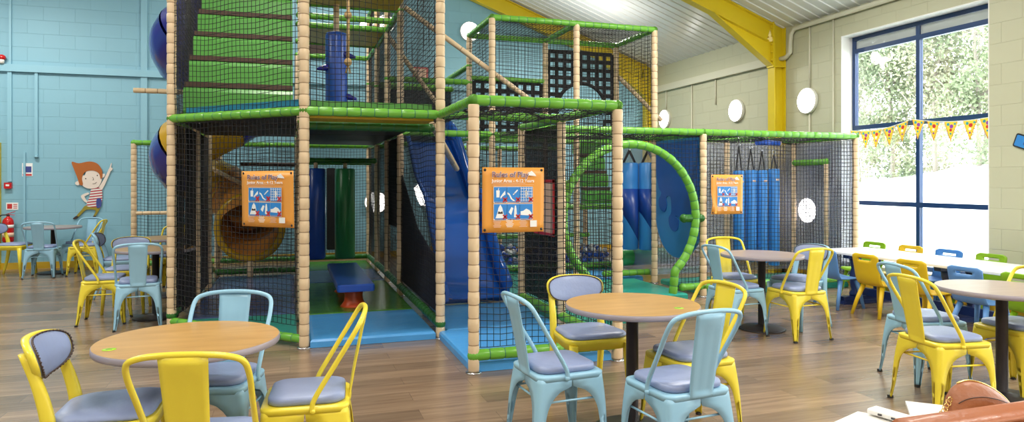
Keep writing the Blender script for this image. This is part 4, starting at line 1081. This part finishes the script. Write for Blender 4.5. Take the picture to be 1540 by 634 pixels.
b = MB(); b.ball((-.08, -.012, .24), (.010, .003, .012), 8, 6); b.ball((.11, -.012, .30), (.010, .003, .012), 8, 6); b.tube(bez([(.03, -.012, .145), (.07, -.012, .15), (.10, -.012, .175)], 4), .0035, 5); b.tube(bez([(.035, -.012, .27), (.05, -.012, .22), (.03, -.012, .22)], 4), .003, 5); b.build('face_marks', 'outline', hd)
# fire point
e = empty('fire_notice', (-4.185, YB-.004, 1.66), 0, 'small blue and white fire action notice on the blue wall', 'notice')
MB().box((0, 0, 0), (.15, .008, .22)).build('plate', 'print_white', e); MB().box((0, -.005, .005), (.12, .003, .10)).build('blue_block', 'print_ink', e); MB().box((0, -.005, -.085), (.13, .003, .03)).build('red_block', 'print_red', e)
e = empty('fire_call_point', (-4.45, YB-.03, 1.395), 0, 'red break-glass call point on the blue wall', 'alarm')
MB().prism(rrect(.105, .10, .01, 3), .055, lambda x, z, t: (x, -.025+t, z)).build('body', 'red_gloss', e); MB().box((0, -.027, .005), (.05, .004, .03)).build('glass_plate', 'print_white', e)
e = empty('extinguisher_sign', (-4.40, YB-.004, 1.05), 0, 'small red and white sign above the fire extinguisher', 'sign')
MB().box((0, 0, 0), (.17, .008, .12)).build('plate', 'print_white', e); MB().box((-.035, -.005, 0), (.07, .003, .08)).build('red_panel', 'print_red', e)
b = MB()
for k in range(3): b.box((.045, -.005, .03-.03*k), (.055, .003, .012))
b.build('print_line', 'print_red', e)
e = empty('fire_extinguisher', (-4.42, YB-.12, .46), 0, 'red fire extinguisher hung on the blue wall', 'fire extinguisher')
MB().lathe([(.055, 0), (.075, .01), (.08, .03), (.08, .33), (.072, .37), (.045, .405), (.025, .415), (.025, .43)], n=28).build('cylinder', 'red_gloss', e)
MB().lathe([(.022, .43), (.024, .45), (.012, .47)], n=14).build('valve', 'black', e)
b = MB(); b.box((.04, 0, .485), (.13, .018, .010), rot=Matrix.Rotation(-.35, 3, 'Y')); b.box((.04, 0, .455), (.11, .018, .010), rot=Matrix.Rotation(.1, 3, 'Y')); b.build('handle', 'red_gloss', e)
MB().tube(bez([(-.02, -.01, .455), (-.10, -.02, .44), (-.14, -.03, .34), (-.11, -.05, .20)], 6), .010, 8).build('hose', 'black', e)
b = MB()
for r_, z0, z1 in ((.0812, .24, .29),): b.lathe([(r_, z0), (r_, z1)], n=28)
b.build('label_band', 'print_white', e); MB().lathe([(.0812, .09), (.0812, .16)], n=28).build('label_band', 'print_pale', e)
MB().box((0, .10, .3), (.06, .04, .1)).build('bracket', 'black', e)
e = empty('alarm_beacon', (-4.53, YB-.06, 3.46), 0, 'red alarm beacon at the top left on the trunking', 'alarm')
MB().ball((0, 0, .05), (.06, .055, .05), 16, 10).build('dome', 'red_gloss', e); MB().lathe([(.04, -.05), (.04, .02)], n=16).build('base', 'lamp_rim', e)
e = empty('wall_screen', (.40, YB-.045, 3.95), 0, 'small dark screen high on the blue wall behind the blue bolster', 'screen')
MB().prism(rrect(.50, .34, .015, 3), .05, lambda x, z, t: (x, -.01+t, z)).build('housing', 'black', e); MB().box((0, -.012, .0), (.45, .004, .29)).build('screen_face', 'outline', e)
e = empty('red_edged_poster', (2.45, YB-.004, 3.50), 0, 'small pale poster with red border high on the blue wall', 'poster')
MB().box((0, 0, 0), (.27, .008, .40)).build('sheet', 'print_pale', e)
b = MB()
for x, z, w, h in ((0, .205, .30, .025), (0, -.205, .30, .025), (.14, 0, .025, .41), (-.14, 0, .025, .41)): b.box((x, -.004, z), (w, .008, h))
b.build('border', 'print_red', e)
e = empty('wall_plaque', (XR-.010, 5.28, 1.875), 0, 'tilted blue plaque with black edge on the cream wall at the right', 'plaque'); e.rotation_euler = (D(20), 0, 0)
MB().prism(rrect(.30, .15, .02, 3), .016, lambda y, z, t: (t-.008, y, z)).build('plate', 'black', e); MB().prism(rrect(.27, .12, .012, 3), .004, lambda y, z, t: (-.011+t, y, z)).build('face', 'bag_light', e)
MB().box((-.012, -.01, 0), (.004, .10, .05)).build('lettering', 'print_ink', e)
# bunting across the big window
e = empty('bunting', (XR+.14, 6.85, 2.25), 0, 'string of yellow party pennants across the big window', 'bunting')
def ystr(y):   # sagging between ties
    a, b_, za, zb, s = (6.87, 7.88, 2.28, 2.20, .06) if y > 6.87 else (5.73, 6.87, 2.22, 2.28, .05)
    t = (y-a)/(b_-a); return za+(zb-za)*t-4*s*t*(1-t)
ps = [(0, y-6.85, ystr(y)-2.25) for y in [7.88-2.14*k/40 for k in range(41)]]
MB().tube(ps, .004, 6).build('string', 'print_white', e)
fl = (7.80, 7.62, 7.43, 7.22, 7.01, 6.77, 6.55, 6.31, 6.06, 5.85)
for i, y in enumerate(fl):
    z = ystr(y)-2.25; tw = .04*math.sin(i*2.3); h = .25; w = .092
    sl = (ystr(y+.05)-ystr(y-.05))/.1
    def P(a, b_, t, tw=tw, y=y, z=z, sl=sl): return (tw*b_+t, y-6.85+a, z-b_+sl*a*(1-b_/h))
    f = MB().prism([(-w, 0), (w, 0), (0, h)], .003, P).build('pennant', 'flag', e)
    ins = MB()
    for a0, b0, a1, b1 in ((-w, 0, 0, h), (w, 0, 0, h)): ins.tube([P(a0*.93, b0+.004, -.002), P(a1*.93, b1-.01, -.002)], .0026, 4)
    ins.build('red_edge', 'flag_red', f)
    for (a, b_, r_, m) in ((-.01, .06, .024, ('flag_red', 'flag_purple')[i % 2]), (.035, .035, .018, 'flag_teal'), (-.055, .03, .014, 'flag_teal'), (.0, .105, .018, ('print_white', 'flag_red')[i % 2]), (.0, .15, .012, ('flag_purple', 'flag_teal')[i % 2])):
        MB().prism([(a+r_*math.cos(q), b_+r_*math.sin(q)) for q in [2*PI*k/12 for k in range(12)]], .0015, lambda x, y_, t: P(x, y_, t-.0025)).build('balloon_print', m, f)

# ------------------------------------------------------------------ outside: pale bank and trees
b = MB(); n = 30; vs = []
def bank(x, y):
    t = max(0, x-9.0); return -.1+.17*min(t, 9.5)+(17.8-y)*.125*min(1, t/9)*(1 if y > 6 else 0)+(11.8*.125*min(1, t/9) if y <= 6 else 0)
for i in range(n+1):
    for j in range(n+1): x, y = 7.95+40*(i/n)**1.6, -25+60*j/n; vs.append((x, y, bank(x, y)))
b.add(vs, [(i*(n+1)+j, (i+1)*(n+1)+j, (i+1)*(n+1)+j+1, i*(n+1)+j+1) for i in range(n) for j in range(n)], 0, True)
struct(b.build('ground', 'grass'))
rt = random.Random(11)
def tree(x, y, h, r, n, m, label):
    z0 = bank(x, y)
    e = empty('tree', (x, y, z0), rt.random()*6, label, 'tree', 'trees outside the window')
    tb = MB(); tb.tube(bez([(0, 0, -.2), (.1, .05, h*.35), (-.1, .1, h*.7), (.05, 0, h*.95)], 4), [.07-.055*k/12 for k in range(13)], 8)
    for k in range(9):
        a = k*2.4; zz = h*(.2+.08*k); L = r*(.8-.05*k); tb.tube([(0, 0, zz), (L*.5*math.cos(a), L*.5*math.sin(a), zz+.3*L), (L*math.cos(a), L*math.sin(a), zz+.75*L)], [.05, .03, .012], 5)
    tb.build('trunk', 'bark', e)
    fb = MB(); cl = [(rt.gauss(0, r*.45), rt.gauss(0, r*.45), rt.uniform(.0, 1)**.8*h, rt.uniform(.35, .8)) for _ in range(46)]
    for k in range(n):
        cx, cy, cz, cr = rt.choice(cl); p = Vector((cx+rt.gauss(0, cr*.5), cy+rt.gauss(0, cr*.5), max(.05, cz+rt.gauss(0, cr*.5))))
        q = Quaternion((rt.gauss(0, 1), rt.gauss(0, 1), rt.gauss(0, 1), rt.gauss(0, 1))).normalized(); s_ = rt.uniform(.045, .085)
        fb.add([p+q @ Vector(v)*s_ for v in ((-1, 0, 0), (0, -.5, .12), (1, 0, 0), (0, .5, .12))], [(0, 1, 2, 3)], 0)
    fb.build('foliage', m, e, fix=False)
tree(18.6, 18.6, 6.0, 1.7, 8500, 'leaf2', 'pale yellowish tree outside by the left jamb of the big window')
tree(18.2, 16.9, 5.0, 1.5, 9500, 'leaf', 'bushy tree outside in the middle of the left window half')
tree(18.0, 15.2, 6.5, 1.6, 8500, 'leaf2', 'pale tree outside, just right of the window mullion')
tree(17.8, 13.7, 5.2, 1.6, 9500, 'leaf', 'leafy green tree outside by the right edge of the big window')
tree(22.5, 20.2, 8.5, 2.4, 8500, 'leaf', 'taller tree behind the hedge outside, seen in the upper left panes')
tree(22.0, 16.8, 9.0, 2.5, 8500, 'leaf2', 'taller tree behind the hedge outside, seen in the upper right panes')
# ------------------------------------------------------------------ light
w = bpy.data.worlds.new('sky'); bpy.context.scene.world = w; w.use_nodes = True
bg = w.node_tree.nodes['Background']; bg.inputs[0].default_value = (.90, .96, 1.0, 1); bg.inputs[1].default_value = 8.0
def area(name, loc, size, power, col, rot=(0, 0, 0)):
    l = bpy.data.lights.new(name, 'AREA'); l.shape = 'RECTANGLE'; l.size, l.size_y = size; l.energy = power; l.color = col
    o = bpy.data.objects.new(name, l); C.objects.link(o); o.location = loc; o.rotation_euler = rot; return o
WARM = (1.0, .95, .87)
for x, y in ((-4.5, 1.5), (0, 1.5), (4.5, 1.5), (-4.5, 6.5), (0, 6.0), (4.8, 6.6), (-4.5, 11.2), (.2, 10.8), (5.0, 11.2), (0, -2.5), (4.5, -2.5)):
    area('ceiling_or_fill_light', (x, y, ceil_z(x)-.55), (1.3, .35), 105, WARM); area('ceiling_or_fill_light', (x, y, ceil_z(x)-.95), (1.5, 1.2), 18, WARM, (PI, 0, 0))  # second area faces up, a fill added to brighten the ceiling
sc = bpy.context.scene
sc.view_settings.view_transform = 'Standard'; sc.view_settings.look = 'None'; sc.view_settings.gamma = 1; sc.view_settings.use_curve_mapping = False
sc.view_settings.exposure = .2
sc.cycles.max_bounces = 8; sc.cycles.transparent_max_bounces = 24
